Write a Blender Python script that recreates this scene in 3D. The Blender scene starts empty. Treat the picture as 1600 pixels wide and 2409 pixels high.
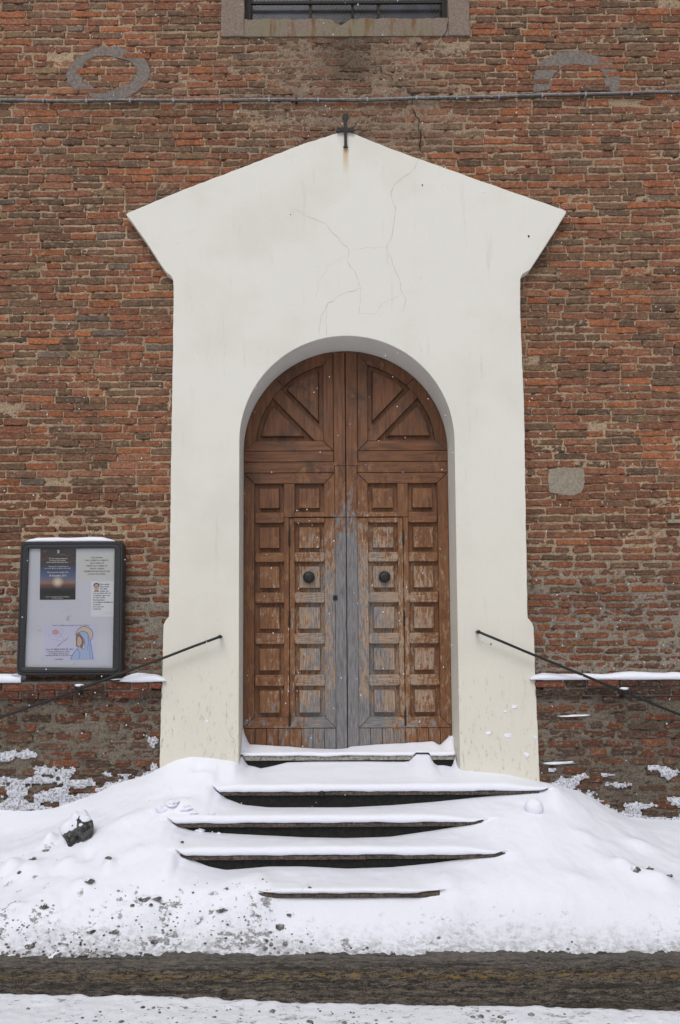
import bpy, bmesh, math, random
import numpy as np
from mathutils import Matrix, Vector
random.seed(7); R = math.radians
SC = bpy.context.scene
# ------------------------------------------------------------------ camera
PW, PH = 1600.0, 2409.0                  # photograph size, the unit of the measuring helper below
FPX = 265.3 * 7.0                        # focal length in photograph pixels
PX, PY = 753.0, 1359.0                   # principal point in photograph pixels
CAM_LOC = Vector((-0.235, -7.0, 2.1))
CAM_ROT = Matrix.Rotation(R(94.0), 3, 'X') @ Matrix.Rotation(R(-0.27), 3, 'Z')
cd = bpy.data.cameras.new('camera'); cam = bpy.data.objects.new('camera', cd)
SC.collection.objects.link(cam); SC.camera = cam
cam.matrix_world = Matrix.Translation(CAM_LOC) @ CAM_ROT.to_4x4()
cd.sensor_width = 36.0; cd.lens = FPX / PH * 36.0
cd.shift_x = (PW / 2 - PX) / PH; cd.shift_y = (PY - PH / 2) / PH
cd.clip_start = 0.05; cd.clip_end = 3000
# ------------------------------------------------------------------ sky, sun, exposure
W = bpy.data.worlds.new('World'); SC.world = W; W.use_nodes = True
nt = W.node_tree; nt.nodes.clear()
sky = nt.nodes.new('ShaderNodeTexSky'); sky.sky_type = 'NISHITA'; sky.sun_disc = False
sky.sun_elevation = R(52); sky.sun_rotation = R(194); sky.air_density = 1.0; sky.dust_density = 4.0
hs = nt.nodes.new('ShaderNodeHueSaturation'); hs.inputs['Saturation'].default_value = 0.18
bg = nt.nodes.new('ShaderNodeBackground'); bg.inputs['Strength'].default_value = 0.13
wo = nt.nodes.new('ShaderNodeOutputWorld')
nt.links.new(sky.outputs[0], hs.inputs['Color']); nt.links.new(hs.outputs[0], bg.inputs[0]); nt.links.new(bg.outputs[0], wo.inputs[0])
sl = bpy.data.lights.new('sun', 'SUN'); sl.energy = 1.2; sl.angle = R(32); sl.color = (1, .975, .94)
so = bpy.data.objects.new('sun', sl); SC.collection.objects.link(so)
so.rotation_euler = (R(38), 0, R(-14))
SC.view_settings.view_transform = 'Standard'; SC.view_settings.look = 'None'
SC.view_settings.gamma = 1; SC.view_settings.use_curve_mapping = False
SC.view_settings.exposure = -0.33
# ------------------------------------------------------------------ helpers
def at(px, py, y):
    d = CAM_ROT @ Vector(((px - PX) / FPX, -(py - PY) / FPX, -1.0))
    t = (y - CAM_LOC.y) / d.y
    return CAM_LOC + d * t
def gat(px, py, z=0.):
    d = CAM_ROT @ Vector(((px - PX) / FPX, -(py - PY) / FPX, -1.0)); return CAM_LOC + d * ((z - CAM_LOC.z) / d.z)
def F(px, py): return (px * 1.0204, py * 1.0204)     # overview reading -> photograph pixels
def z3(x, y): return (540 + x / 2.851, 780 + y / 2.851)
def z4(x, y): return (540 + x / 2.851, 1200 + y / 2.851)
def z5(x, y): return (x / 3.733, 1240 + y / 3.733)
def z6(x, y): return (x / 1.96, 1600 + y / 1.96)
def z7(x, y): return (540 + x / 2.8, 1640 + y / 2.8)
def zr(x, y): return (800 + x / 1.96, 1600 + y / 1.96)
def xz(p, y):
    v = at(p[0], p[1], y); return (v.x, v.z)
_rng = np.random.RandomState(11)
_lat = _rng.rand(512, 512)
def vnoise(x, y):
    x = np.asarray(x, float); y = np.asarray(y, float)
    xi = np.floor(x).astype(int); yi = np.floor(y).astype(int)
    fx = x - xi; fy = y - yi
    fx = fx * fx * (3 - 2 * fx); fy = fy * fy * (3 - 2 * fy)
    a = _lat[xi & 511, yi & 511]; b = _lat[(xi + 1) & 511, yi & 511]
    c = _lat[xi & 511, (yi + 1) & 511]; d = _lat[(xi + 1) & 511, (yi + 1) & 511]
    return (a * (1 - fx) + b * fx) * (1 - fy) + (c * (1 - fx) + d * fx) * fy
def fbm(x, y, o=4, g=.5):
    s = 0; a = 1; t = 0
    for i in range(o):
        s = s + a * vnoise(x * 2 ** i + 17.3 * i, y * 2 ** i + 9.1 * i); t += a; a *= g
    return s / t                                     # 0..1, mean 0.5
def sstep(a, b, x):
    t = np.clip((np.asarray(x, float) - a) / (b - a), 0, 1); return t * t * (3 - 2 * t)
def lin(c):
    return tuple((v / 255 / 12.92) if v / 255 <= .04045 else ((v / 255 + .055) / 1.055) ** 2.4 for v in c)
def tag(o, label=None, cat=None, group=None, kind=None):
    if label: o['label'] = label
    if cat: o['category'] = cat
    if group: o['group'] = group
    if kind: o['kind'] = kind
    return o
def empty(name, loc=(0, 0, 0)):
    o = bpy.data.objects.new(name, None); SC.collection.objects.link(o); o.location = loc; o.empty_display_size = .1
    return o
def mk(name, V, Fc, mat, parent=None, smooth=False, org=None):
    me = bpy.data.meshes.new(name)
    V = [tuple(v) for v in V]
    if org is not None: V = [(v[0] - org[0], v[1] - org[1], v[2] - org[2]) for v in V]
    me.from_pydata(V, [], Fc); me.update()
    if mat: me.materials.append(mat)
    if smooth: me.polygons.foreach_set('use_smooth', [True] * len(me.polygons))
    o = bpy.data.objects.new(name, me); SC.collection.objects.link(o)
    if org is not None: o.location = org
    if parent is not None:
        o.parent = parent; o.location = Vector(o.location) - Vector(parent.location) - (Vector(parent.parent.location) if parent.parent else Vector())
    return o
class MB:
    def __init__(s): s.V = []; s.F = []
    def add(s, V, Fc):
        n = len(s.V); s.V += [tuple(v) for v in V]; s.F += [tuple(i + n for i in f) for f in Fc]; return s
    def build(s, name, mat, parent=None, smooth=False, org=None): return mk(name, s.V, s.F, mat, parent, smooth, org)
    def box(s, x0, x1, y0, y1, z0, z1):
        V = [(x, y, z) for x in (x0, x1) for y in (y0, y1) for z in (z0, z1)]
        return s.add(V, [(0, 1, 3, 2), (4, 6, 7, 5), (0, 4, 5, 1), (2, 3, 7, 6), (0, 2, 6, 4), (1, 5, 7, 3)])
    def prism(s, poly, yb, yf, ch=0.0):
        """polygon in x,z (counter-clockwise seen from the street), from yb (back) to yf (front), chamfered front"""
        n = len(poly); A = sum(poly[i][0] * poly[(i + 1) % n][1] - poly[(i + 1) % n][0] * poly[i][1] for i in range(n))
        if A < 0: poly = poly[::-1]
        V = [(x, yb, z) for x, z in poly]; Fc = []
        if ch > 0:
            V += [(x, yf + ch, z) for x, z in poly] + [(x, yf, z) for x, z in inset(poly, ch)]
            L = 3
        else:
            V += [(x, yf, z) for x, z in poly]; L = 2
        for l in range(L - 1):
            for i in range(n):
                j = (i + 1) % n; Fc.append((l * n + i, l * n + j, (l + 1) * n + j, (l + 1) * n + i))
        Fc.append(tuple(range((L - 1) * n, L * n))); Fc.append(tuple(range(n - 1, -1, -1)))
        return s.add(V, Fc)
    def frustum(s, poly, yb, yf, ins):
        n = len(poly); A = sum(poly[i][0] * poly[(i + 1) % n][1] - poly[(i + 1) % n][0] * poly[i][1] for i in range(n))
        if A < 0: poly = poly[::-1]
        V = [(x, yb, z) for x, z in poly] + [(x, yf, z) for x, z in inset(poly, ins)]
        return s.add(V, [(i, (i + 1) % n, n + (i + 1) % n, n + i) for i in range(n)] + [tuple(range(n, 2 * n))])
    def tube(s, pts, r, n=8, cap=True):
        pts = [Vector(p) for p in pts]; V = []; Fc = []
        rr = r if isinstance(r, (list, tuple)) else [r] * len(pts)
        u = None
        for i, p in enumerate(pts):
            t = (pts[min(i + 1, len(pts) - 1)] - pts[max(i - 1, 0)]).normalized()
            if u is None: u = t.orthogonal().normalized()
            u = (u - t * u.dot(t)).normalized(); v = t.cross(u)
            V += [p + (u * math.cos(a) + v * math.sin(a)) * rr[i] for a in [2 * math.pi * k / n for k in range(n)]]
        for i in range(len(pts) - 1):
            for k in range(n):
                Fc.append((i * n + k, i * n + (k + 1) % n, (i + 1) * n + (k + 1) % n, (i + 1) * n + k))
        if cap: Fc += [tuple(range(n - 1, -1, -1)), tuple(range((len(pts) - 1) * n, len(pts) * n))]
        return s.add(V, Fc)
    def grid(s, X, Y, Z):
        r, c = X.shape; n = len(s.V)
        s.V += list(zip(X.ravel().tolist(), Y.ravel().tolist(), Z.ravel().tolist()))
        s.F += [(n + i * c + j, n + i * c + j + 1, n + (i + 1) * c + j + 1, n + (i + 1) * c + j) for i in range(r - 1) for j in range(c - 1)]
        return s
def inset(poly, d):
    n = len(poly); out = []
    for i in range(n):
        a = Vector(poly[i - 1]); b = Vector(poly[i]); c = Vector(poly[(i + 1) % n])
        e1 = (b - a); e2 = (c - b)
        if e1.length < 1e-6 or e2.length < 1e-6: out.append(tuple(b)); continue
        e1.normalize(); e2.normalize()
        n1 = Vector((-e1.y, e1.x)); n2 = Vector((-e2.y, e2.x)); m = (n1 + n2)
        k = max(.3, (1 + n1.dot(n2)))
        out.append(tuple(b + m * (d / k)))
    return out
def rect(x0, x1, z0, z1): return [(x0, z0), (x1, z0), (x1, z1), (x0, z1)]
def inpoly(x, y, P):
    x = np.asarray(x); y = np.asarray(y); r = np.zeros(x.shape, bool); n = len(P)
    for i in range(n):
        x1, y1 = P[i]; x2, y2 = P[(i + 1) % n]
        if y1 == y2: continue
        c = ((y1 > y) != (y2 > y)) & (x < (x2 - x1) * (y - y1) / (y2 - y1) + x1)
        r ^= c
    return r
# ------------------------------------------------------------------ materials
class Nd:
    """small wrapper for node trees"""
    def __init__(s, name):
        s.m = bpy.data.materials.new(name); s.m.use_nodes = True; s.t = s.m.node_tree; s.n = s.t.nodes
        s.b = s.n['Principled BSDF']; s.pos = s.n.new('ShaderNodeNewGeometry').outputs['Position']
    def L(s, a, b): s.t.links.new(a, b)
    def set(s, sock, v):
        if hasattr(v, 'is_linked') or isinstance(v, bpy.types.NodeSocket): s.L(v, sock)
        else:
            if isinstance(v, tuple) and len(v) == 3 and sock.type == 'RGBA': v = v + (1,)
            sock.default_value = v
    def noise(s, scale, det=4, rough=.55, vec=None, sc=None, dist=0):
        n = s.n.new('ShaderNodeTexNoise'); n.inputs['Scale'].default_value = scale; n.inputs['Detail'].default_value = det
        n.inputs['Roughness'].default_value = rough; n.inputs['Distortion'].default_value = dist
        v = vec or s.pos
        if sc:
            m = s.n.new('ShaderNodeMapping'); m.inputs['Scale'].default_value = sc; s.L(v, m.inputs['Vector']); v = m.outputs[0]
        s.L(v, n.inputs['Vector']); return n.outputs['Fac']
    def ramp(s, fac, *st):
        r = s.n.new('ShaderNodeValToRGB'); e = r.color_ramp.elements
        while len(e) < len(st): e.new(.5)
        for i, (p, c) in enumerate(st):
            e[i].position = p; e[i].color = (c, c, c, 1) if not isinstance(c, tuple) else c + (1,)
        s.L(fac, r.inputs[0]); return r.outputs[0]
    def mr(s, v, a, b, c=0., d=1., smooth=True):
        n = s.n.new('ShaderNodeMapRange'); n.interpolation_type = 'SMOOTHSTEP' if smooth else 'LINEAR'
        s.L(v, n.inputs[0])
        for i, q in enumerate((a, b, c, d)): n.inputs[i + 1].default_value = q
        return n.outputs[0]
    def math(s, op, a, b=0., c=None):
        n = s.n.new('ShaderNodeMath'); n.operation = op; s.set(n.inputs[0], a); s.set(n.inputs[1], b)
        if c is not None: s.set(n.inputs[2], c)
        return n.outputs[0]
    def mix(s, f, a, b, mode='MIX'):
        n = s.n.new('ShaderNodeMix'); n.data_type = 'RGBA'; n.blend_type = mode
        s.set(n.inputs[0], f); s.set(n.inputs[6], a); s.set(n.inputs[7], b); return n.outputs[2]
    def xyz(s, v=None):
        n = s.n.new('ShaderNodeSeparateXYZ'); s.L(v or s.pos, n.inputs[0]); return n.outputs
    def col(s, c, rough=.8, spec=.3):
        s.set(s.b.inputs['Base Color'], c); s.set(s.b.inputs['Roughness'], rough); s.b.inputs['Specular IOR Level'].default_value = spec; return s
    def bump(s, h, strength=.5, dist=.01):
        n = s.n.new('ShaderNodeBump'); n.inputs['Strength'].default_value = strength; n.inputs['Distance'].default_value = dist
        s.L(h, n.inputs['Height']); s.L(n.outputs[0], s.b.inputs['Normal']); return s
def attr(nd, name):
    a = nd.n.new('ShaderNodeAttribute'); a.attribute_name = name; return a.outputs['Color']
def plain(name, c, rough=.6, metal=0., spec=.4):
    n = Nd(name); n.col(lin(c), rough, spec); n.b.inputs['Metallic'].default_value = metal
    return n.m
def flecked(name, c1, c2, scale, rough=.8, spec=.3, bs=.4, bd=.004):
    n = Nd(name); f = n.noise(scale, 6, .65)
    n.col(n.mix(n.mr(f, .35, .65), lin(c1), lin(c2)), rough, spec).bump(f, bs, bd); return n.m
M = {}
n = Nd('brick'); a = attr(n, 'bc')
f1 = n.noise(60, 5, .7); f2 = n.noise(9, 4, .6); f3 = n.noise(25, 5, .7, sc=(1, 1, 2.2)); f4 = n.noise(110, 3, .7, sc=(.6, 1, 1.3))
c = n.mix(1.0, a, n.ramp(f1, (.34, .55), (.5, .97), (.66, 1.4)), 'MULTIPLY')
c = n.mix(1.0, c, n.ramp(f4, (.34, .62), (.5, 1.), (.66, 1.42)), 'MULTIPLY')
c = n.mix(n.math('MULTIPLY', n.mr(f3, .52, .64), .6), c, lin((146, 126, 108)))
c = n.mix(n.math('MULTIPLY', n.mr(f2, .50, .66), .5), c, lin((74, 63, 54)))
n.col(c, .92, .2).bump(f1, .7, .006); M['brick'] = n.m
n = Nd('mortar'); a = attr(n, 'bc'); f1 = n.noise(70, 5, .7); f2 = n.noise(5, 4, .6)
c = n.mix(1.0, a, n.ramp(f1, (.36, .4), (.46, .9), (.64, 1.3)), 'MULTIPLY')
c = n.mix(n.math('MULTIPLY', n.mr(f2, .5, .75), .35), c, lin((75, 66, 58)))
n.col(c, .95, .15).bump(f1, .8, .008); M['mortar'] = n.m
M['cement'] = flecked('cement', (104, 96, 91), (130, 121, 114), 45, .95, .2, .6, .006)
M['cement_pale'] = flecked('cement_pale', (128, 120, 106), (150, 141, 127), 40, .95, .2, .4, .004)
# painted plaster: off-white above, creamier towards the foot, rust run below the cross, scuffs
n = Nd('plaster'); X, Y, Z = n.xyz()
f1 = n.noise(1.3, 4, .55); f2 = n.noise(160, 3, .6); f3 = n.noise(6, 6, .7); f4 = n.noise(14, 5, .7, sc=(3, 1, .8))
c = n.mix(n.mr(Z, .7, 4.6), lin((217, 213, 200)), lin((221, 219, 211)))
c = n.mix(n.math('MULTIPLY', n.mr(f1, .45, .7), .32), c, lin((198, 194, 184)))
f5 = n.noise(7, 5, .7, sc=(2.2, 1, .22)); c = n.mix(n.math('MULTIPLY', n.mr(f5, .58, .74), .22), c, lin((176, 170, 158)))
f6 = n.noise(420, 2, .5); c = n.mix(n.math('MULTIPLY', n.mr(f6, .5, .75), .18), c, lin((150, 146, 138)))
c = n.mix(n.math('MULTIPLY', n.mr(f3, .62, .8), .25), c, lin((188, 184, 172)))
rz = at(*F(797, 341), -.1); rx = rz.x
drip = n.math('MULTIPLY', n.mr(n.math('ABSOLUTE', n.math('SUBTRACT', X, rx)), .012, .034, 1, 0), n.math('MULTIPLY', n.mr(Z, rz.z - .30, rz.z, 0, 1), n.mr(n.math('ABSOLUTE', n.math('SUBTRACT', Z, rz.z - .15)), .15, .17, 1, 0)))
c = n.mix(n.math('MULTIPLY', drip, .8), c, lin((192, 160, 110)))
low = n.math('MULTIPLY', n.mr(Z, 2.05, 1.3, 0, 1), n.mr(f4, .55, .72))
c = n.mix(n.math('MULTIPLY', low, .6), c, lin((128, 126, 118)))
hb = n.math('ADD', n.math('MULTIPLY', f2, .25), n.math('MULTIPLY', f3, 1.))
n.col(c, .85, .25).bump(hb, .45, .008); M['plaster'] = n.m
# window surround: grey render with green and rust stains under the sill
n = Nd('render_grey'); X, Y, Z = n.xyz(); f1 = n.noise(60, 5, .7); f2 = n.noise(3.5, 5, .65); f3 = n.noise(5, 4, .6, sc=(2.5, 1, .4))
c = n.mix(n.mr(f1, .3, .7), lin((112, 98, 88)), lin((140, 126, 114)))
sx = n.mr(n.math('ABSOLUTE', n.math('SUBTRACT', X, 0.0)), .75, .95, 1, 0)
c = n.mix(n.math('MULTIPLY', sx, n.mr(f2, .42, .62, 0, .75)), c, lin((122, 118, 94)))
c = n.mix(n.math('MULTIPLY', sx, n.mr(f3, .50, .66, 0, .85)), c, lin((112, 80, 44)))
c = n.mix(n.math('MULTIPLY', sx, n.mr(f3, .64, .74)), c, lin((50, 36, 26)))
n.col(c, .92, .2).bump(f1, .6, .006); M['render'] = n.m
def wood(name, horiz, extra=0.):
    n = Nd(name); X, Y, Z = n.xyz()
    g = n.noise(22, 6, .7, sc=(.16, 1, 1.6) if horiz else (1.6, 1, .12))
    g2 = n.noise(150, 4, .7, sc=(.06, 1, 1.2) if horiz else (1.2, 1, .05))
    b1 = n.noise(3.2, 5, .65); b2 = n.noise(11, 6, .72, sc=(1.3, 1, .6)); b3 = n.noise(26, 6, .75, sc=(1.6, 1, .5))
    brown = n.mix(n.mr(g, .3, .7), lin((80, 51, 34)), lin((124, 82, 54)))
    brown = n.mix(n.math('MULTIPLY', n.mr(b1, .48, .62), .7), brown, lin((100, 70, 54)))
    orange = n.mix(n.mr(g2, .35, .65), lin((100, 63, 36)), lin((136, 96, 64)))
    grey = n.mix(n.mr(g2, .3, .68), lin((84, 82, 83)), lin((138, 136, 137)))
    pale = n.mix(n.mr(g2, .3, .7), lin((128, 104, 82)), lin((178, 160, 142)))
    dark = lin((52, 34, 22))
    ax = n.math('ABSOLUTE', n.math('SUBTRACT', X, DXC))
    cen = n.mr(ax, .72, .0, 0, 1, False)                        # 1 at the meeting stiles
    low = n.mr(Z, DZ0 + 3.1, DZ0 + 1.2, 0, 1)                       # rain-washed lower part
    right = n.mr(X, DXC - .7, DXC + .5, -.03, .035, False)
    wear = n.math('ADD', n.math('MULTIPLY', low, n.math('ADD', n.math('MULTIPLY', cen, .24), .11 + extra * .8)), right)
    w_o = n.mr(n.math('ADD', n.math('ADD', n.math('MULTIPLY', b2, .55), n.math('MULTIPLY', b1, .45)), wear), .575, .635)
    w_p = n.mr(n.math('ADD', n.math('ADD', n.math('MULTIPLY', b3, .7), n.math('MULTIPLY', b2, .3)), wear), .685, .74)
    gsum = n.math('ADD', n.math('MULTIPLY', n.mr(ax, .60, .06, 0, 1, False), .16), n.math('ADD', n.mr(ax, .13, .06, .02 + extra * .45, .16), n.mr(Z, DZ0 + .55, DZ0 + .30, 0, .07)))
    w_g = n.mr(n.math('ADD', n.math('ADD', n.math('MULTIPLY', b2, .45), n.math('MULTIPLY', b3, .55)), n.math('MULTIPLY', low, gsum)), .62, .68)
    c = n.mix(n.math('MULTIPLY', n.mr(b1, .52, .66), .6), brown, dark); c = n.mix(n.math('MULTIPLY', n.mr(n.noise(8, 5, .7, sc=(.6, 1, 1)), .54, .66), .5), c, lin((112, 66, 34)))
    c = n.mix(w_o, c, orange); c = n.mix(n.math('MULTIPLY', w_p, .8), c, pale); c = n.mix(w_g, c, grey)
    n.col(c, n.mix(w_g, (.5, .5, .5), (.9, .9, .9)), .35)
    n.bump(n.math('ADD', n.math('MULTIPLY', g2, .7), n.math('MULTIPLY', w_o, -.5)), .5, .003)
    return n.m
n = Nd('snow'); f = n.noise(120, 4, .7); f2 = n.noise(14, 5, .65); X, Y, Z = n.xyz()
ysh = n.math('ADD', Y, n.math('MULTIPLY', n.math('SUBTRACT', n.noise(2.2, 3), .5), .7))
road = n.mr(ysh, -1.40, -1.78, 0, 1, False)
d1 = n.noise(13, 6, .72); d2 = n.noise(38, 5, .7, sc=(.6, 1, 1))
dm = n.mr(n.math('ADD', n.math('ADD', n.math('MULTIPLY', d1, .6), n.math('MULTIPLY', d2, .4)), n.math('MULTIPLY', road, .13)), .59, .68)
dm = n.math('MULTIPLY', dm, n.mr(Y, -1.2, -1.65, 0, .45))
da = attr(n, 'dirt'); dm = n.math('MAXIMUM', dm, n.math('MULTIPLY', n.mr(n.math('MULTIPLY', da, n.mr(d2, .40, .60, .1, 1.4)), .42, .85), .75))
c = n.mix(dm, (.80, .82, .905), n.mix(n.mr(n.noise(60, 4, .7), .4, .6), lin((50, 46, 42)), lin((150, 147, 146))))
gr = n.math('MULTIPLY', n.mr(n.math('ADD', Y, n.math('MULTIPLY', n.math('SUBTRACT', d1, .5), .35)), -1.52, -1.72), n.mr(d2, .36, .60, .35, 1.))
c = n.mix(n.math('MULTIPLY', gr, .75), c, lin((104, 101, 99)))
n.col(c, .65, .3).bump(n.math('ADD', f, n.math('MULTIPLY', f2, 2.)), .35, .006)
n.b.inputs['Subsurface Weight'].default_value = .0; M['snow'] = n.m
n = Nd('snow_clean'); f = n.noise(90, 4, .7); n.col((.80, .82, .905), .65, .3).bump(f, .4, .006); M['snow_clean'] = n.m
n = Nd('snow_rough'); f = n.noise(55, 5, .75); n.col(n.mix(n.mr(f, .40, .54), lin((128, 124, 124)), (.62, .64, .71)), .8, .3).bump(f, .7, .010); M['snow_rough'] = n.m
n = Nd('snow_road'); f = n.noise(30, 6, .75, sc=(.5, 1, 1)); f2 = n.noise(4, 4); f3 = n.noise(90, 3, .7)
dm = n.mr(n.math('ADD', n.math('MULTIPLY', f, .7), n.math('MULTIPLY', f2, .3)), .535, .62)
c = n.mix(n.math('MULTIPLY', dm, .75), (.79, .81, .885), lin((112, 106, 98)))
n.col(c, .7, .3).bump(n.math('ADD', f, f3), .5, .01); M['snow_road'] = n.m
n = Nd('slush'); f = n.noise(26, 6, .72); n.col(n.mix(n.mr(f, .38, .62), lin((54, 50, 46)), lin((150, 147, 146))), .75, .4).bump(f, .8, .01); M['slush'] = n.m
n = Nd('wet_road'); X, Y, Z = n.xyz(); f = n.noise(36, 6, .78, sc=(.32, 1.2, 1)); f2 = n.noise(14, 6, .75, sc=(.07, 1.5, 1)); f3 = n.noise(130, 3, .7)
c = n.mix(n.mr(f, .42, .58), lin((20, 16, 11)), lin((108, 97, 84)))
c = n.mix(n.math('MULTIPLY', n.mr(f3, .54, .64), .6), c, lin((158, 154, 150)))
c = n.mix(n.math('MULTIPLY', n.mr(n.math('ADD', Y, n.math('MULTIPLY', f, .25)), -1.80, -1.66), .5), c, lin((112, 108, 104)))
c = n.mix(n.math('MULTIPLY', n.mr(f2, .48, .60), .75), c, lin((30, 27, 23)))
yl = n.math('MULTIPLY', n.mr(n.math('ABSOLUTE', n.math('ADD', Y, 1.995)), .035, .06, 1, 0), n.mr(n.math('ADD', n.math('MULTIPLY', f, .7), n.math('MULTIPLY', f2, .3)), .48, .58))
c = n.mix(n.math('MULTIPLY', yl, .7), c, lin((142, 114, 50)))
n.col(c, .7, .4).bump(n.math('ADD', f, f3), .8, .012); M['wet_road'] = n.m
n = Nd('step_stone'); f = n.noise(55, 6, .75); f2 = n.noise(6, 4, .6)
c = n.mix(n.mr(f, .35, .62), lin((46, 40, 36)), lin((118, 104, 94)))
c = n.mix(n.math('MULTIPLY', n.mr(f2, .45, .65), .55), c, lin((60, 54, 48)))
n.col(c, .85, .3).bump(f, .7, .006); M['stone'] = n.m
M['ice'] = flecked('dirty_ice', (34, 33, 33), (92, 90, 90), 24, .7, .4, .9, .012)
n = Nd('threshold_stone'); f = n.noise(40, 6, .75); f2 = n.noise(5, 4, .6)
c = n.mix(n.mr(f, .35, .58), lin((96, 90, 82)), lin((172, 165, 154)))
n.col(c, .85, .3).bump(f, .6, .006); M['thr'] = n.m
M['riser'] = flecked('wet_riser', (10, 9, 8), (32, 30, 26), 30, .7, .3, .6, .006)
M['iron'] = flecked('iron', (12, 12, 13), (26, 25, 24), 60, .5, .5, .3, .002)
M['rust'] = flecked('rusty_iron', (34, 28, 24), (58, 44, 36), 60, .8, .3, .5, .003)
M['cross'] = flecked('cross_iron', (40, 40, 39), (62, 60, 57), 60, .8, .3, .3, .002)
M['pipe'] = flecked('pipe', (108, 110, 112), (148, 150, 152), 40, .5, .4, .2, .002)
M['frame'] = flecked('board_frame', (30, 31, 34), (40, 41, 44), 90, .42, .5, .1, .001)
M['gap'] = plain('gap_dark', (10, 9, 8), .95)
M['crack'] = flecked('crack', (150, 145, 137), (192, 188, 181), 22, .95)
M['crack_dark'] = plain('crack_dark', (18, 15, 13), .95)
n = Nd('board_back'); f = n.noise(11, 6, .72); f2 = n.noise(40, 4, .7)
c = n.mix(n.mr(f, .64, .72), lin((226, 228, 238)), lin((165, 165, 163)))
n.col(c, .7, .3); M['board'] = n.m
M['paper'] = plain('paper', (246, 247, 252), .8); M['paper_grey'] = plain('paper_laminated', (226, 226, 224), .5)
M['ink'] = plain('ink', (28, 28, 34), .8); M['ink_white'] = plain('ink_white', (232, 232, 228), .8)
M['ink_blue'] = plain('ink_blue', (62, 72, 150), .8)
n = Nd('glass'); n.n.remove(n.b); tr = n.n.new('ShaderNodeBsdfTransparent'); gl = n.n.new('ShaderNodeBsdfGlossy'); gl.inputs['Roughness'].default_value = .04
fr = n.n.new('ShaderNodeFresnel'); fr.inputs['IOR'].default_value = 1.4; mx = n.n.new('ShaderNodeMixShader')
n.L(fr.outputs[0], mx.inputs[0]); n.L(tr.outputs[0], mx.inputs[1]); n.L(gl.outputs[0], mx.inputs[2]); n.L(mx.outputs[0], n.n['Material Output'].inputs[0]); M['glass'] = n.m
n = Nd('window_glass'); f = n.noise(4, 3, .5, sc=(1.5, 1, 1)); n.col(n.mix(n.mr(f, .35, .65), lin((24, 26, 38)), lin((58, 62, 84))), .25, .5); M['pane'] = n.m
M['win_frame'] = flecked('window_iron', (24, 23, 21), (44, 40, 34), 60, .7)
M['win_bar'] = flecked('window_bar', (58, 50, 40), (84, 74, 58), 50, .8)
# ------------------------------------------------------------------ key measures
YP = -0.10                                                   # front of the plaster portal
YD = 0.28                                                    # front of the door frame members
YPL = -0.08                                                  # front of the brick plinth
dl = at(*z4(95, 600), YD); dr = at(*z4(1482, 600), YD)
DXC = at(*z4(786, 600), YD).x; DHW = (dr.x - dl.x) / 2
DZ0 = at(*z4(786, 1640), YD).z                               # foot of the door, below the snow
DTOP = at(*z3(780, 130), YD).z; ARCZ = DTOP - DHW            # arch springing
M['wood_v'] = wood('door_wood_upright', False); M['wood_h'] = wood('door_wood_level', True, .03); M['wood_p'] = wood('door_wood_panel', False, .09); M['wood_b'] = wood('door_wood_block', True, .07)
print('MEASURE door', DXC, DHW, DZ0, DTOP)
LEDGE_Z = at(*F(1400, 1562), -.10).z
# portal outline in x,z
def outline(pts): return [xz(F(*p), YP) for p in pts]
P_LEFT = outline([(366, 1860), (368, 1775), (371, 1620), (374, 1560), (375, 1500), (377, 1440), (382, 1430), (389, 1422), (392, 1250), (394, 1080), (397, 900), (399, 780), (400, 660), (399, 645), (393, 634), (386, 630), (372, 612), (340, 562), (300, 506), (291, 495), (293, 491)])
P_TOP = outline([(420, 438), (560, 385), (700, 331), (790, 303), (803, 303), (900, 342), (1040, 392), (1180, 442), (1297, 482)])
P_RIGHT = outline([(1306, 487), (1304, 493), (1262, 560), (1222, 622), (1213, 627), (1205, 632), (1200, 643), (1200, 720), (1204, 830), (1209, 950), (1212, 1150), (1216, 1400), (1217, 1424), (1227, 1436), (1231, 1446), (1234, 1550), (1238, 1640), (1243, 1750), (1248, 1900)])
PORTAL = P_LEFT + P_TOP + P_RIGHT
# ------------------------------------------------------------------ the brick wall
wall = empty('brick_wall', (0, 0, 0)); tag(wall, 'weathered red brown brick church wall with uneven mortar around the white portal', 'wall')
X0, X1, ZTOP = -4.6, 4.6, 8.7
wx0, _ = xz((521, 50), 0); wx1, _ = xz((1104, 50), 0)
WZ0 = at(800, 88, 0).z                                        # foot of the window surround
ox0 = at(575, 40, 0).x; ox1 = at(1054, 40, 0).x; WZS = at(800, 46, 0).z
gx, gz0, gz1 = at(800, 200, 0).x, at(800, 360, 0).z, at(800, 90, 0).z
def smear(x, z):
    """how far mortar spreads over the bricks, 0..1"""
    g = sstep(1.45, .55, np.abs(x - gx - .1 + .25 * (fbm(x * 1.5, z * 1.5, 2) - .5))) * sstep(gz0 - .25, gz0 + .15, z)
    low = sstep(LEDGE_Z + .75, LEDGE_Z + .15, z + .5 * (fbm(x * 1.1, z * 1.6, 2) - .5)) * .75
    return np.clip(np.maximum(g * .62, low), 0, 1)
PUP = [p for p in PORTAL]
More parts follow.
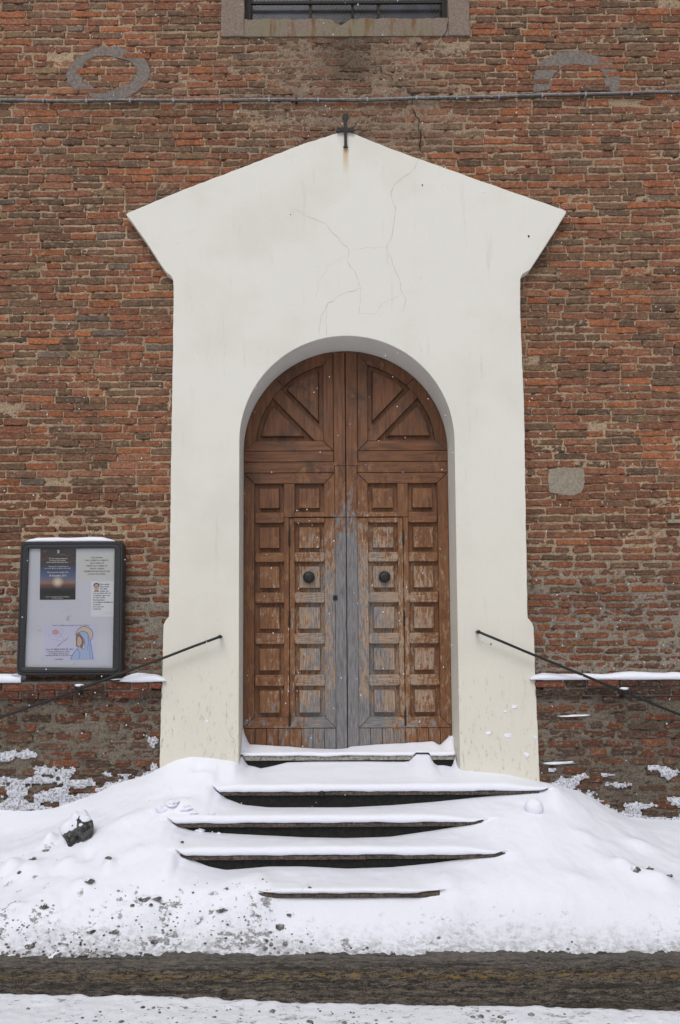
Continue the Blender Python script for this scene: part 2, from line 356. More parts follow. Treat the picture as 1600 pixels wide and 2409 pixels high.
def wallgrid(x0, x1, z0, z1, ybase, st, amp, sm=True):
    xs = np.arange(x0, x1 + st, st); zs = np.arange(z0, z1 + st, st)
    XX, ZZ = np.meshgrid(xs, zs)
    nz = fbm(XX * 12, ZZ * 30, 4, .65) - .5; nf = fbm(XX * 40, ZZ * 55, 2) - .5
    s = smear(XX, ZZ) if sm else np.full(XX.shape, .40) * (.4 + 1.0 * fbm(XX * 1.7, ZZ * 2.3, 3))
    pit = sstep(.80, .90, vnoise(XX * 17 + 3, ZZ * 55)) * .022
    YY = ybase + pit + (.0038 if sm else .004) - s * .006 - nz * amp * (1 + .6 * s) - nf * .015
    cen = (XX[:-1, :-1] + st / 2, ZZ[:-1, :-1] + st / 2)
    pin = inpoly(cen[0] + 0, cen[1], PUP)
    for dx, dz in ((.05, 0), (-.05, 0), (0, .05), (0, -.05)): pin &= inpoly(cen[0] + dx, cen[1] + dz, PUP)
    win = (cen[0] > ox0 - .03) & (cen[0] < ox1 + .03) & (cen[1] > WZS - .03)
    keep = ~(pin | win)
    r, c = XX.shape; idx = np.arange(r * c).reshape(r, c)
    Q = np.stack([idx[:-1, :-1], idx[:-1, 1:], idx[1:, 1:], idx[1:, :-1]], -1)[keep]
    used = np.unique(Q); remap = np.full(r * c, -1); remap[used] = np.arange(len(used)); Q = remap[Q]
    V = np.stack([XX.ravel(), YY.ravel(), ZZ.ravel()], -1)[used]
    return V, Q, s.ravel()[used]
def setcol(me, cols):
    a = me.color_attributes.new('bc', 'FLOAT_COLOR', 'POINT')
    b = np.ones((len(me.vertices), 4), np.float32); b[:, :3] = cols; a.data.foreach_set('color', b.ravel())
MC_HI = np.array(lin((160, 139, 115))); MC_G = np.array(lin((120, 104, 92))); MC_LO = np.array(lin((132, 123, 112))); MC_PL = np.array(lin((110, 101, 90)))
def mortar_col(x, z, s, plinth=False):
    if plinth:
        t = np.asarray(fbm(x * 2, z * 3, 3))[:, None]; return MC_PL * (.7 + .6 * t)
    lowt = sstep(3.1, 2.3, z)[:, None]; gt = (sstep(gz0 - .3, gz0 + .1, z) * s)[:, None]
    c = MC_HI * (1 - lowt) + MC_LO * lowt; c = c * (1 - gt) + MC_G * gt
    a = at(820, 170, 0); g = np.exp(-((x - a.x) / .25) ** 2) * sstep(a.z - .25, a.z + .1, z)
    return c * (.75 + .5 * np.asarray(fbm(x * 1.3, z * 2.1, 3))[:, None]) * (1 - .45 * g)[:, None]
def np_mesh(name, V, Q, mat, parent, cols=None, smooth=True):
    me = bpy.data.meshes.new(name); me.from_pydata(V.tolist(), [], Q.tolist()); me.update(); me.materials.append(mat)
    if smooth: me.polygons.foreach_set('use_smooth', [True] * len(me.polygons))
    if cols is not None: setcol(me, cols)
    o = bpy.data.objects.new(name, me); SC.collection.objects.link(o); o.parent = parent; return o
V, Q, s = wallgrid(X0, X1, LEDGE_Z - .02, ZTOP, 0.0, .0125, .014)
np_mesh('mortar', V, Q, M['mortar'], wall, mortar_col(V[:, 0], V[:, 2], s))
V, Q, s = wallgrid(X0, X1, -.1, LEDGE_Z - .012, YPL, .0125, .024, False)
np_mesh('plinth_mortar', V, Q, M['mortar'], wall, mortar_col(V[:, 0], V[:, 2], s, True))
MB().box(-7, 7, .42, .9, -.5, 11).build('light_block_backing', M['cement'], wall)  # added unseen box behind the facade, stops light leaking through the gaps
for a_, b_ in ((X0, -1.7), (1.7, X1)): MB().box(a_, b_, -.105, .02, LEDGE_Z - .16, LEDGE_Z - .013).build('ledge_bed', M['cement'], wall)
PAL = [((142, 84, 62), 5), ((128, 76, 58), 5), ((112, 80, 62), 4), ((104, 80, 64), 3.0), ((92, 76, 64), 1.6), ((160, 90, 56), 2.4), ((150, 98, 76), 2.2), ((172, 98, 60), 1.1), ((106, 100, 96), .5), ((122, 104, 78), .8), ((78, 64, 56), .7)]
PALC = [np.array(lin(c)) for c, w in PAL]; PALW = [w for c, w in PAL]
def brick_shape(w, h, yf, rnd):
    """irregular hand-made brick about its centre: outline, arris ring, face"""
    c = [min(.4 * h, random.uniform(.15, 1) * rnd) for _ in range(4)]; j = lambda q=.0045: random.uniform(-q, q)
    hw, hh = w / 2, h / 2
    o = [(-hw + c[0], -hh + j()), (random.uniform(-.3, .3) * w, -hh + j(.007)), (hw - c[1], -hh + j()), (hw + j(), -hh + c[1]), (hw + j(), hh - c[2]), (hw - c[2], hh + j()),
         (random.uniform(-.3, .3) * w, hh + j(.007)), (-hw + c[3], hh + j()), (-hw + j(), hh - c[3]), (-hw + j(), -hh + c[0])]
    n = len(o); tx, tz = random.uniform(-.012, .012), random.uniform(-.05, .05)
    yy = lambda x, z, d: yf + d + tx * x + tz * z
    i1 = inset(o, random.uniform(.003, .007))
    V = [(x, yf + .06, z) for x, z in o] + [(x, yy(x, z, .006), z) for x, z in o] + [(x, yy(x, z, random.uniform(-.001, .0015)), z) for x, z in i1]
    Fc = [(l * n + i, l * n + (i + 1) % n, (l + 1) * n + (i + 1) % n, (l + 1) * n + i) for l in (0, 1) for i in range(n)] + [tuple(range(2 * n, 3 * n))]
    return V, Fc
PL_X = at(*F(371, 1590), -.125).x; PR_X = at(*F(1236, 1590), -.125).x
def stain(x, z):
    a = at(820, 170, 0)
    w = .10 + .10 * np.asarray(fbm(np.asarray(x) * 6., np.asarray(z) * 2., 3)); g = np.exp(-((np.asarray(x) - a.x) / (w * 1.6)) ** 2) * sstep(a.z - .25, a.z + .1, z)
    return 1 - .5 * g
bricks = []                                                   # (centre, V, F, colour, area, in view)
def infr(x, z): return abs(x) < 3.0 and z < 7.55
def courses(z0, z1, h, ybase, kind):
    z = z0; k = 0
    while z < z1:
        ch = h * random.uniform(.94, 1.06); x = X0 - random.uniform(0, .28)
        while x < X1:
            r = random.random(); w = random.uniform(.255, .30) if r < .62 else random.uniform(.12, .155) if r < .88 else random.uniform(.17, .23)
            cx = x + w / 2; cz = z + ch / 2 + .006 * math.sin(cx * 1.1 + k * .15) + .005 * math.sin(cx * 3.1 + k) + random.gauss(0, .0022)
            jt = random.uniform(.006, .018); x += w + jt
            pin = [bool(inpoly(np.array([cx + dx]), np.array([cz + dz]), PUP)[0]) for dx in (-w / 2, 0, w / 2) for dz in (-.04, .04)]
            if all(pin): continue
            if kind == 'ledge':
                if any(pin):
                    edge = PL_X if cx < DXC else PR_X
                    a_, b_ = (cx - w / 2, edge) if cx < DXC else (edge, cx + w / 2)
                    if b_ - a_ < .04: continue
                    cx, w, pin = (a_ + b_) / 2, b_ - a_, [False]
            if cz > WZ0 and wx0 < cx - w / 2 and cx + w / 2 < wx1: continue
            if cz > WZS and cx + w / 2 > ox0 - .01 and cx - w / 2 < ox1 + .01: continue
            sm = float(smear(np.array([cx]), np.array([cz]))[0])
            if kind == 'wall':
                if random.random() < .012: continue
                bh = ch - random.uniform(.010, .019); yf = random.gauss(-.0045, .0028); rnd = .010; bw = w
                col = random.choices(PALC, PALW)[0].copy()
                if cz < 3.4 and random.random() < .65:
                    t = random.uniform(.3, 1); col = col * (1 - t) + np.array(lin(random.choice([(132, 64, 42), (118, 58, 42), (150, 80, 48), (104, 62, 50)]))) * t
                if cz < 3.4: col *= .82
                if sm > .3 and cz > 5:
                    t = min(1, sm * 1.4) * random.uniform(.3, .95); col = col * (1 - t) + np.array(lin((98, 82, 70))) * t; yf += .004 * sm
                col = col * .60 + np.array(lin((120, 94, 77))) * .40; col *= random.uniform(.84, 1.12) * stain(cx, cz) * np.array((.93, .90, .84)) * (.8 + .4 * float(fbm(np.array([cx * .7]), np.array([cz * 1.1]), 3)[0]))
                if cz < 3.05 + .2 * math.sin(cx * 2.3): bh -= random.uniform(.004, .012); bw -= random.uniform(0, .03); rnd = .018; yf += .001
            elif kind == 'plinth':
                if random.random() < .06: continue
                bh = ch - random.uniform(.012, .030); bw = w - random.uniform(.01, .05); yf = YPL + random.gauss(-.005, .006); rnd = .022
                col = np.array(lin(random.choice([(100, 62, 48), (92, 60, 48), (112, 70, 52), (84, 64, 54), (98, 74, 60), (76, 60, 52)]))) * random.uniform(.75, 1.15)
            else:
                bh = ch - .006; bw = w; yf = -.125 + random.gauss(0, .004); rnd = .012
                col = np.array(lin(random.choice([(104, 60, 46), (84, 56, 46), (70, 54, 46), (116, 70, 52)]))) * random.uniform(.6, 1.0)
            V, Fc = brick_shape(bw, max(.03, bh), yf, rnd)
            bricks.append(((cx, 0, cz), V, Fc, col, bw * bh if infr(cx, cz) and not any(pin) else 0))
        z += ch; k += 1
courses(LEDGE_Z - .004, ZTOP - .05, .0697, 0, 'wall')
zb = LEDGE_Z - .155
courses(zb, zb + .05, .066, 0, 'ledge'); courses(zb + .07, zb + .10, .062, 0, 'ledge')
courses(.12, zb - .05, .0765, 0, 'plinth')
order = sorted(range(len(bricks)), key=lambda i: -bricks[i][4]); single = set(order[:300])
J = MB(); JC = []
for i, (c, V, Fc, col, ar) in enumerate(bricks):
    if i in single:
        me = bpy.data.meshes.new('brick'); me.from_pydata(V, [], Fc); me.update(); me.materials.append(M['brick']); setcol(me, col)
        o = bpy.data.objects.new('brick', me); SC.collection.objects.link(o); o.location = c; o.parent = wall
    else:
        J.add([(v[0] + c[0], v[1], v[2] + c[2]) for v in V], Fc); JC += [col] * len(V)
o = J.build('brickwork', M['brick'], wall); setcol(o.data, np.array(JC)); o['kind'] = 'stuff'
print('MEASURE bricks', len(bricks))
# cement repairs
def ragged(cx, cz, rx, rz, n, am, seed, a0=0, a1=2 * math.pi):
    wob = lambda a: 1 + am * 2.2 * (float(fbm(np.array([seed * 7.3 + 1.6 * math.cos(a) + 5]), np.array([seed * 3.1 + 1.6 * math.sin(a) + 5]), 4, .65)[0]) - .5)
    return [(cx + rx * math.cos(a) * wob(a), cz + rz * math.sin(a) * wob(a)) for a in [a0 + (a1 - a0) * i / (n - 1 if a1 - a0 < 6 else n) for i in range(n)]]
def band(outer, inner, yb, yf, closed):
    m = MB(); n = len(outer); k = n if closed else n - 1
    V = [(x, yb, z) for x, z in outer] + [(x, yf, z) for x, z in inset(outer, .0)] + [(x, yf, z) for x, z in inner] + [(x, yb, z) for x, z in inner]
    Fc = []
    for i in range(k):
        j = (i + 1) % n
        for l in range(3): Fc.append((l * n + i, (l + 1) * n + i, (l + 1) * n + j, l * n + j))
    return m.add(V, Fc)
c = at(*F(250, 170), 0); u = 1 / 260
o1 = ragged(c.x, c.z, 97 * u, 67 * u, 90, .13, 3); i1 = ragged(c.x, c.z + .01, 68 * u, 43 * u, 90, .16, 4)
band(o1, i1, .03, -.0055, True).build('cement_patch', M['cement'], wall)
c = at(*F(1330, 190), 0)
o1 = ragged(c.x, c.z, 104 * u, 82 * u, 70, .12, 5, -.35, math.pi + .3); i1 = ragged(c.x + .01, c.z, 64 * u, 48 * u, 70, .16, 6, -.4, math.pi + .35)
band(o1, i1, .03, -.0055, False).build('cement_patch', M['cement'], wall)
def dens0(P):
    out = []
    for i in range(len(P)):
        a, b = P[i], P[(i + 1) % len(P)]; k = max(1, int(math.dist(a, b) / .02)); out += [(a[0] + (b[0] - a[0]) * t / k + random.uniform(-.004, .004), a[1] + (b[1] - a[1]) * t / k + random.uniform(-.004, .004)) for t in range(k)]
    return out
pp = [xz(F(*p), 0) for p in [(1266, 1135), (1262, 1100), (1266, 1082), (1300, 1078), (1345, 1080), (1348, 1110), (1342, 1135), (1322, 1143), (1290, 1140)]]
MB().prism(dens0(pp), .02, -.0085, .002).build('cement_patch', M['cement_pale'], wall)
def ribbon(m, pts, y, w):
    P = []
    for i in range(len(pts) - 1):
        a, b = pts[i], pts[i + 1]; k = max(1, int(math.dist(a, b) / .03))
        P += [(a[0] + (b[0] - a[0]) * t / k + random.uniform(-.007, .007), a[1] + (b[1] - a[1]) * t / k + random.uniform(-.007, .007)) for t in range(k)]
    P.append(pts[-1]); V = []; n = len(P)
    for i, (x, z) in enumerate(P):
        a, b = P[max(0, i - 1)], P[min(n - 1, i + 1)]; dx, dz = b[0] - a[0], b[1] - a[1]; l = math.hypot(dx, dz) or 1
        ww = w * random.uniform(.45, 1.2) * (1 if 0 < i < n - 1 else .2)
        V += [(x - dz / l * ww / 2, y, z + dx / l * ww / 2), (x + dz / l * ww / 2, y, z - dx / l * ww / 2)]
    m.add(V, [(2 * i, 2 * i + 1, 2 * i + 3, 2 * i + 2) for i in range(n - 1)])
for pts, w in (([(1033, 52), (1028, 78), (1012, 100), (1005, 118)], .007), ([(848, 148), (878, 158), (882, 172), (900, 176), (905, 192)], .010), ([(934, 190), (938, 212), (948, 222), (950, 245)], .006), ([(950, 250), (968, 285), (964, 300), (972, 318), (966, 330), (968, 352)], .010), ([(790, 268), (812, 268)], .007)):
    m = MB(); ribbon(m, [xz(F(*p), 0) for p in pts], -.0175, w); m.build('crack', M['crack_dark'], wall)
# ------------------------------------------------------------------ the plaster portal
portal = empty('plaster_portal', (DXC, YP, .8)); tag(portal, 'smooth white plaster portal with pointed gable and flared shoulders framing the arched door', 'portal')
def dens(P, st=.05, j=.0022):
    out = []
    for i in range(len(P)):
        a, b = P[i], P[(i + 1) % len(P)]; k = max(1, int(math.dist(a, b) / st))
        out += [(a[0] + (b[0] - a[0]) * t / k + (random.uniform(-j, j) if t else 0), a[1] + (b[1] - a[1]) * t / k + (random.uniform(-j, j) if t else 0)) for t in range(k)]
    return out
arch = [(DXC + DHW, .5)] + [(DXC + DHW * math.cos(a), ARCZ + DHW * math.sin(a)) for a in [math.pi * i / 48 for i in range(49)]] + [(DXC - DHW, .5)]
outer = dens(P_LEFT + P_TOP + P_RIGHT)[:-1]
loop = outer[:1] + outer[1:]
while loop[-1][1] > .62 and False: loop.pop()
loop = [p for p in loop if True]
# outline runs bottom-left, over the gable, to bottom-right, then back along the opening
full = [(P_LEFT[0][0], .5)] + [p for p in dens(P_LEFT + P_TOP + P_RIGHT) if p[1] > P_LEFT[0][1] - .2][:]
k = max(range(len(full)), key=lambda i: full[i][0] if full[i][1] < 1.0 else -9)
full = full[:k + 1] + [(P_RIGHT[-1][0], .5)] + arch
bm = bmesh.new()
vs = [bm.verts.new((x, YP, z)) for x, z in full]; fc = bm.faces.new(vs)
ex = bmesh.ops.extrude_face_region(bm, geom=[fc])
nv = [g for g in ex['geom'] if isinstance(g, bmesh.types.BMVert)]
for v in nv: v.co.y = .36
bm.normal_update()
fe = [e for e in bm.edges if all(abs(v.co.y - YP) < 1e-5 for v in e.verts)]
bmesh.ops.bevel(bm, geom=fe, offset=.007, segments=2, affect='EDGES', profile=.6)
bmesh.ops.triangulate(bm, faces=[f for f in bm.faces if len(f.verts) > 4])
bmesh.ops.recalc_face_normals(bm, faces=bm.faces)
me = bpy.data.meshes.new('surround'); bm.to_mesh(me); bm.free(); me.materials.append(M['plaster'])
o = bpy.data.objects.new('surround', me); SC.collection.objects.link(o); o.parent = portal; o.location = -Vector(portal.location)
for pts, w in (([(968, 362), (950, 395), (915, 420), (900, 445), (912, 480), (905, 540), (893, 570), (905, 610), (920, 640), (925, 670), (937, 690), (930, 720)], .005),
               ([(675, 480), (710, 500), (750, 515), (780, 550), (805, 577), (800, 600), (820, 630), (832, 665), (790, 678), (757, 700), (740, 730), (736, 776)], .0045), ([(805, 577), (830, 572), (893, 570)], .003),
               ([(832, 665), (830, 725), (868, 722), (880, 700), (925, 680)], .003), ([(757, 700), (750, 740), (757, 792)], .0045), ([(800, 590), (760, 610), (735, 650), (728, 690)], .002), ([(668, 470), (676, 492), (672, 512)], .003),
               ([(1065, 1735), (1072, 1760), (1070, 1776)], .006), ([(536, 1668), (530, 1690), (543, 1715), (540, 1755)], .006), ([(525, 1682), (538, 1686)], .01)):
    m = MB(); ribbon(m, [xz(F(*p), YP) for p in pts], YP - .0015, w * .55); m.build('crack', M['crack'], portal).location = -Vector(portal.location)
for (px, py, r) in ((974, 427, .006), (1219, 545, .008), (670, 495, .004), (1132, 1485, .006)):
    p = at(*F(px, py), YP); m = MB(); q = ragged(p.x, p.z, r, r * 1.6, 8, .4, px); m.prism(q, YP + .002, YP - .0015); m.build('chip', M['crack_dark'], portal).location = -Vector(portal.location)
# ------------------------------------------------------------------ the door
door = empty('church_door', (DXC, YD, DZ0)); tag(door, 'arched double-leaf panelled wooden door, brown varnish peeling to grey', 'door')
ZS = DHW * 2 / (1482 - 95)                                    # metres per z4 unit
ZR = at(*z4(786, 48), YD).z                                   # wicket head line
def zz(q): return ZR - (q - 48) * ZS                          # z4 row -> height
def build_leaf(sg):
    """one leaf; u runs from the meeting edge (0) to the hanging edge (DHW)"""
    X = lambda uu: DXC + sg * uu
    leaf = MB(); YB, YF = YD + .04, YD
    hw = DHW - .004; n = 24
    poly = [(X(.002), DZ0)] + [(X(hw), DZ0)] + [(X(hw * math.cos(a)), ARCZ + hw * math.sin(a)) for a in [math.pi / 2 * i / n for i in range(n + 1)]][:-1] + [(X(.002), ARCZ + hw)]
    leaf.prism(poly, YB + .03, YB)
    L = leaf.build('door_leaf', M['wood_v'], door, org=(X(DHW / 2), YD, DZ0)); L['label'] = 'door leaf with lock plate beside its cover stile' if sg < 0 else 'door leaf without a lock plate'
    def put(m, name, mat, smooth=False): return m.build(name, M[mat], L, smooth, org=(X(.4), YD, 1.5))
    def pc(name, poly, mat='wood_v', yb=YB, yf=YF, ch=.003):
        return put(MB().prism([(X(a), b) for a, b in poly], yb, yf + random.uniform(-.0012, .0012), ch), name, mat)
    U = lambda zx: (784 - zx) * ZS                            # z4 column of the left leaf -> u
    g = .0024
    # cover stile at the meeting edge
    pc('cover_stile', rect(.004, U(709), DZ0, zz(-257 - 45)), yf=YF - .006)
    pc('cover_stile', [(.004, zz(-302) + g), (U(709), zz(-302) + g), (U(701), zz(-300)), (U(701), ARCZ + math.sqrt(hw ** 2 - U(701) ** 2) - .004), (.004, ARCZ + hw - .004)][0:1] + [(U(703), zz(-302) + g), (U(703), ARCZ + math.sqrt(hw ** 2 - U(703) ** 2) - .004), (.004, ARCZ + hw - .004)], yf=YF - .006)
    # level boards above the panels
    pc('rail', [(U(707) + .002, zz(-257) + g), (hw, zz(-257) + g), (hw, zz(-332) - g), (U(707) + .002, zz(-332) - g)], 'wood_h', yf=YF - .003)
    pc('rail', [(U(701) + .002, zz(-332) + g), (hw, zz(-332) + g), (hw, zz(-407) - g), (U(701) + .002, zz(-407) - g)], 'wood_h', yf=YF - .003)
    # big panel frame, mitred
    zt, zb_ = zz(-257), zz(1458); ui, uo = U(708), hw; wi = 73 * ZS
    pc('rail', [(ui + g, zt - g), (ui + wi, zt - wi), (uo - wi, zt - wi), (uo - g, zt - g)], 'wood_h')
    pc('rail', [(ui + g, zb_ + g), (uo - g, zb_ + g), (uo - wi, zb_ + wi), (ui + wi, zb_ + wi)], 'wood_h')
    zk = zz(48)
    pc('stile', [(ui, zb_ + g * 2), (ui + wi - g, zb_ + wi + g), (ui + wi - g, zk - g), (ui, zk - g)])
    pc('stile', [(ui, zk + g), (ui + wi - g, zk + g), (ui + wi - g, zt - wi - g), (ui, zt - g * 2)])
    pc('stile', [(uo, zb_ + g * 2), (uo, zt - g * 2), (uo - wi + g, zt - wi - g), (uo - wi + g, zb_ + wi + g)])
    # middle mullion, split by the wicket joint
    um = U(400)
    pc('mullion', rect(um + g * 1.2, U(364), zb_ + wi + g, zk)); pc('mullion', rect(U(436), um - g * 1.2, zb_ + wi + g, zk - g)); pc('mullion', rect(U(436), U(364), zk + g, zt - wi - g))
    MB_gap = MB().prism([(X(um - g * 1.1), zb_ + wi), (X(um + g * 1.1), zb_ + wi), (X(um + g * 1.1), zk), (X(um - g * 1.1), zk)], YB, YF + .012); put(MB_gap, 'joint', 'gap')
    put(MB().prism([(X(.002), zk - g), (X(um), zk - g), (X(um), zk + g), (X(.002), zk + g)], YB, YF - .0068), 'joint', 'gap')
    rows = [(-177, 13), (85, 285), (350, 555), (625, 828), (900, 1105), (1178, 1385)]
    for ci, (ca, cb) in enumerate(((172, 362), (437, 634))):
        ua, ub = U(cb), U(ca)
        for ri, (ra, rb) in enumerate(rows):
            z1, z0 = zz(ra), zz(rb); mx, mz = (ub - ua) * .13, (z1 - z0) * .13
            pnl = put(MB().frustum([(X(a), b) for a, b in rect(ua + mx, ub - mx, z0 + mz, z1 - mz)], YB + .001, YF - .004 + random.uniform(-.002, .002), .007), 'raised_panel', 'wood_p')
            if ri < 5:
                q0, q1 = zz(rows[ri + 1][0]), zz(rb); e = .012
                pl = [(ua - .004, q0 + e), (ua - .004 + e, q0), (ub + .004 - e, q0), (ub + .004, q0 + e), (ub + .004, q1 - e), (ub + .004 - e, q1), (ua - .004 + e, q1), (ua - .004, q1 - e)]
                if ri == 0 and ci == 1:
                    pc('cross_rail', [(ua - .004, zk + g)] + [(ub + .004, zk + g)] + [(ub + .004, q1 - e), (ub + .004 - e, q1), (ua - .004 + e, q1), (ua - .004, q1 - e)], 'wood_b', yf=YF - .005, ch=.005)
                    pc('cross_rail', [(ua - .004, q0 + e), (ua - .004 + e, q0), (ub + .004 - e, q0), (ub + .004, q0 + e), (ub + .004, zk - g), (ua - .004, zk - g)], 'wood_b', yf=YF - .005, ch=.005)
                else: pc('cross_rail', pl, 'wood_b', yf=YF - .005, ch=.005)
    # foot planks
    nb = 8; ws = (hw - ui) / nb
    for b in range(nb): pc('plank', rect(ui + b * ws + g * .9, ui + (b + 1) * ws - g * .9, DZ0, zb_ - g), yf=YF - random.uniform(.001, .005), ch=.0025)
    # lunette
    zl = zz(-407); rb_, ro = 75 * ZS, hw; ri_ = ro - rb_
    u0 = U(701) + g
    arc = lambda r, a0, a1, n=18: [(r * math.cos(a0 + (a1 - a0) * i / n), ARCZ + r * math.sin(a0 + (a1 - a0) * i / n)) for i in range(n + 1)]
    A = lambda r, uu: math.acos(min(1, uu / r))
    zl2 = zl + 70 * ZS; us = u0 + 68 * ZS
    ab0 = math.asin((zl + g - ARCZ) / ro); ab1 = math.asin((zl2 - ARCZ) / ri_)
    m1 = math.radians(47)
    pc('arched_frame', arc(ro, ab0, m1 - .004) + arc(ri_, ab1, m1 - .004)[::-1], ch=.002)
    pc('arched_frame', arc(ro, m1, A(ro, u0)) + arc(ri_, m1, A(ri_, us))[::-1], ch=.002)
    pc('stile', [(u0, zl + g * 2), (us - g, zl2 + g), (us - g, ARCZ + math.sqrt(ri_ ** 2 - us ** 2)), (u0, ARCZ + math.sqrt(ro ** 2 - u0 ** 2))])
    pc('rail', [(u0 + g, zl + g), (ro * math.cos(ab0) - g, zl + g), (ri_ * math.cos(ab1), zl2), (us, zl2)], 'wood_h')
    # diagonal spoke
    hwid = 40 * ZS; dx, dz = math.cos(R(46)), math.sin(R(46)); bx, bz = us, zl2
    px_, pz_ = -dz * hwid, dx * hwid
    t_end = ri_ * 1.0
    def onarc(bx2, bz2):
        B = bx2 * dx + (bz2 - ARCZ) * dz; C = bx2 ** 2 + (bz2 - ARCZ) ** 2 - ri_ ** 2; t = -B + math.sqrt(B * B - C); return (bx2 + dx * t, bz2 + dz * t)
    eU, eL = onarc(bx + px_, bz + pz_), onarc(bx - px_, bz - pz_)
    sU = (us, bz + pz_ + (us - (bx + px_)) * dz / dx); sL = (bx - px_ + (zl2 - (bz - pz_)) * dx / dz, zl2)
    pc('spoke', [(us, zl2), sL, eL, eU, sU], yf=YF - .002)
    # fan panels, recessed field with a raised centre
    def fan(p):
        p = [(X(a), b) for a, b in p]; n_ = len(p)
        Ar = sum(p[i][0] * p[(i + 1) % n_][1] - p[(i + 1) % n_][0] * p[i][1] for i in range(n_))
        if Ar < 0: p = p[::-1]
        put(MB().frustum(inset(p, .038), YB + .001, YF + .001, .012), 'raised_panel', 'wood_v')
    aL0 = math.asin((zl2 - ARCZ) / ri_); aL1 = math.atan2(eL[1] - ARCZ, eL[0])
    fan([sL] + arc(ri_, aL0, aL1, 8))
    aU0 = math.atan2(eU[1] - ARCZ, eU[0]); aU1 = A(ri_, us)
    fan([sU] + arc(ri_, aU0, aU1, 8))
    # knob, hinges, lock
    kx, kz = X(U(531)), zz(455); m = MB(); nn = 32; prof = [(.002, -.055), (.012, -.056), (.024, -.052), (.034, -.043), (.037, -.034), (.034, -.026), (.020, -.018), (.016, -.006), (.026, .0)]
    V = []; Fc = []
    for ir, (r, y) in enumerate(prof):
        for k in range(nn):
            rr = r * (1 + (.07 if k % 2 else -.04) * (1 if 1 < ir < 5 else .3)); a = 2 * math.pi * k / nn; rr *= 1.45; V.append((kx + rr * math.cos(a), YF + y * 1.1, kz + rr * math.sin(a)))
    for ir in range(len(prof) - 1):
        for k in range(nn): Fc.append((ir * nn + k, (ir + 1) * nn + k, (ir + 1) * nn + (k + 1) % nn, ir * nn + (k + 1) % nn))
    Fc.append(tuple(range(nn))); put(m.add(V, Fc), 'knob', 'iron')
    for (qa, qb) in ((130, 240), (675, 785), (1338, 1446)):
        m = MB(); z1, z0 = zz(qa), zz(qb); xx = X(um)
        m.tube([(xx, YF - .006, z0), (xx, YF - .007, z0 + .012), (xx, YF - .007, (z0 + z1) / 2), (xx, YF - .007, z1 - .02), (xx, YF - .006, z1)], [.003, .009, .0095, .008, .003], 8)
        put(m, 'hinge', 'rust', True)
    if sg < 0:
        m = MB(); lx, lz = X(U(708)), zz(592); m.prism(rect(lx - .02, lx + .02, lz - .024, lz + .022), YF + .002, YF - .011, .003); put(m, 'lock_plate', 'iron')
        put(MB().prism([(lx + .006 * math.cos(a), lz + .008 * math.sin(a)) for a in [2 * math.pi * k / 10 for k in range(10)]], YF - .008, YF - .0118), 'keyhole', 'gap')
build_leaf(-1); build_leaf(1)
MB().box(DXC - .006, DXC + .006, YD + .01, YD + .03, DZ0, DTOP - .01).build('meeting_gap', M['gap'], door, org=(DXC, YD, DZ0))
nA = 40; ring = [(DXC + DHW * math.cos(a), ARCZ + DHW * math.sin(a)) for a in [math.pi * i / nA for i in range(nA + 1)]]
# ------------------------------------------------------------------ window above
win = empty('church_window', ((ox0 + ox1) / 2, .02, WZ0)); tag(win, 'dark leaded church window behind wire mesh with stained grey plaster surround', 'window')
wl = -Vector(win.location)
def wput(m, name, mat): o = m.build(name, M[mat], win); o.location = wl; return o
wput(MB().prism(dens([(wx0, WZ0), (ox0, WZ0), (ox0, ZTOP), (wx0, ZTOP)], .06, .003), .12, -.022, .003), 'jamb', 'render')
wput(MB().prism(dens([(ox1, WZ0), (wx1, WZ0), (wx1, ZTOP), (ox1, ZTOP)], .06, .003), .12, -.022, .003), 'jamb', 'render')
sb = [(ox0 + .001, WZ0 + .002), (ox1 - .001, WZ0 + .002)] + [(ox1 - .001, WZS)]
xs_ = [ox1 - .001 + (ox0 + .002 - ox1) * i / 40 for i in range(1, 40)]
for i, x in enumerate(xs_):
    h = random.uniform(-.012, .004)
    if abs(x - at(805, 60, 0).x) < .075: h = -.075 + abs(x - at(800, 60, 0).x) * .7
    sb.append((x, WZS + h))
sb.append((ox0 + .001, WZS))
bm = bmesh.new(); vs = [bm.verts.new((x, -.014, z)) for x, z in sb]; f_ = bm.faces.new(vs); ex = bmesh.ops.extrude_face_region(bm, geom=[f_])
for g_ in ex['geom']:
    if isinstance(g_, bmesh.types.BMVert): g_.co.y = .10
bmesh.ops.triangulate(bm, faces=[f for f in bm.faces if len(f.verts) > 4]); bmesh.ops.recalc_face_normals(bm, faces=bm.faces)
me = bpy.data.meshes.new('sill'); bm.to_mesh(me); bm.free(); me.materials.append(M['render']); o = bpy.data.objects.new('sill', me); SC.collection.objects.link(o); o.parent = win; o.location = wl
fb = .03
wput(MB().box(ox0, ox0 + .055, .06, .13, WZS - .09, ZTOP), 'frame_bar', 'win_frame'); wput(MB().box(ox1 - .045, ox1, .06, .13, WZS - .09, ZTOP), 'frame_bar', 'win_frame')
wput(MB().box(ox0 + .055, ox1 - .045, .06, .13, WZS - .09, WZS + .022), 'frame_bar', 'win_frame')
zbar = at(800, 6, .07).z
wput(MB().box(ox0 + .055, ox1 - .045, .065, .085, zbar - .012, zbar + .012), 'frame_bar', 'win_frame')
cols_ = [ox0 + .055]
for px, w, mt in ((730, .022, 'win_bar'), (830, .016, 'win_frame'), (891, .022, 'win_bar')):
    bxx = at(px, 30, .09).x; wput(MB().box(bxx - w / 2, bxx + w / 2, .088, .125, WZS + .022, ZTOP), 'mullion', mt); cols_.append(bxx)
cols_.append(ox1 - .045)
for i in range(4): wput(MB().box(cols_[i] + .012, cols_[i + 1] - .012, .126, .132, WZS - .02, ZTOP), 'pane', 'pane')
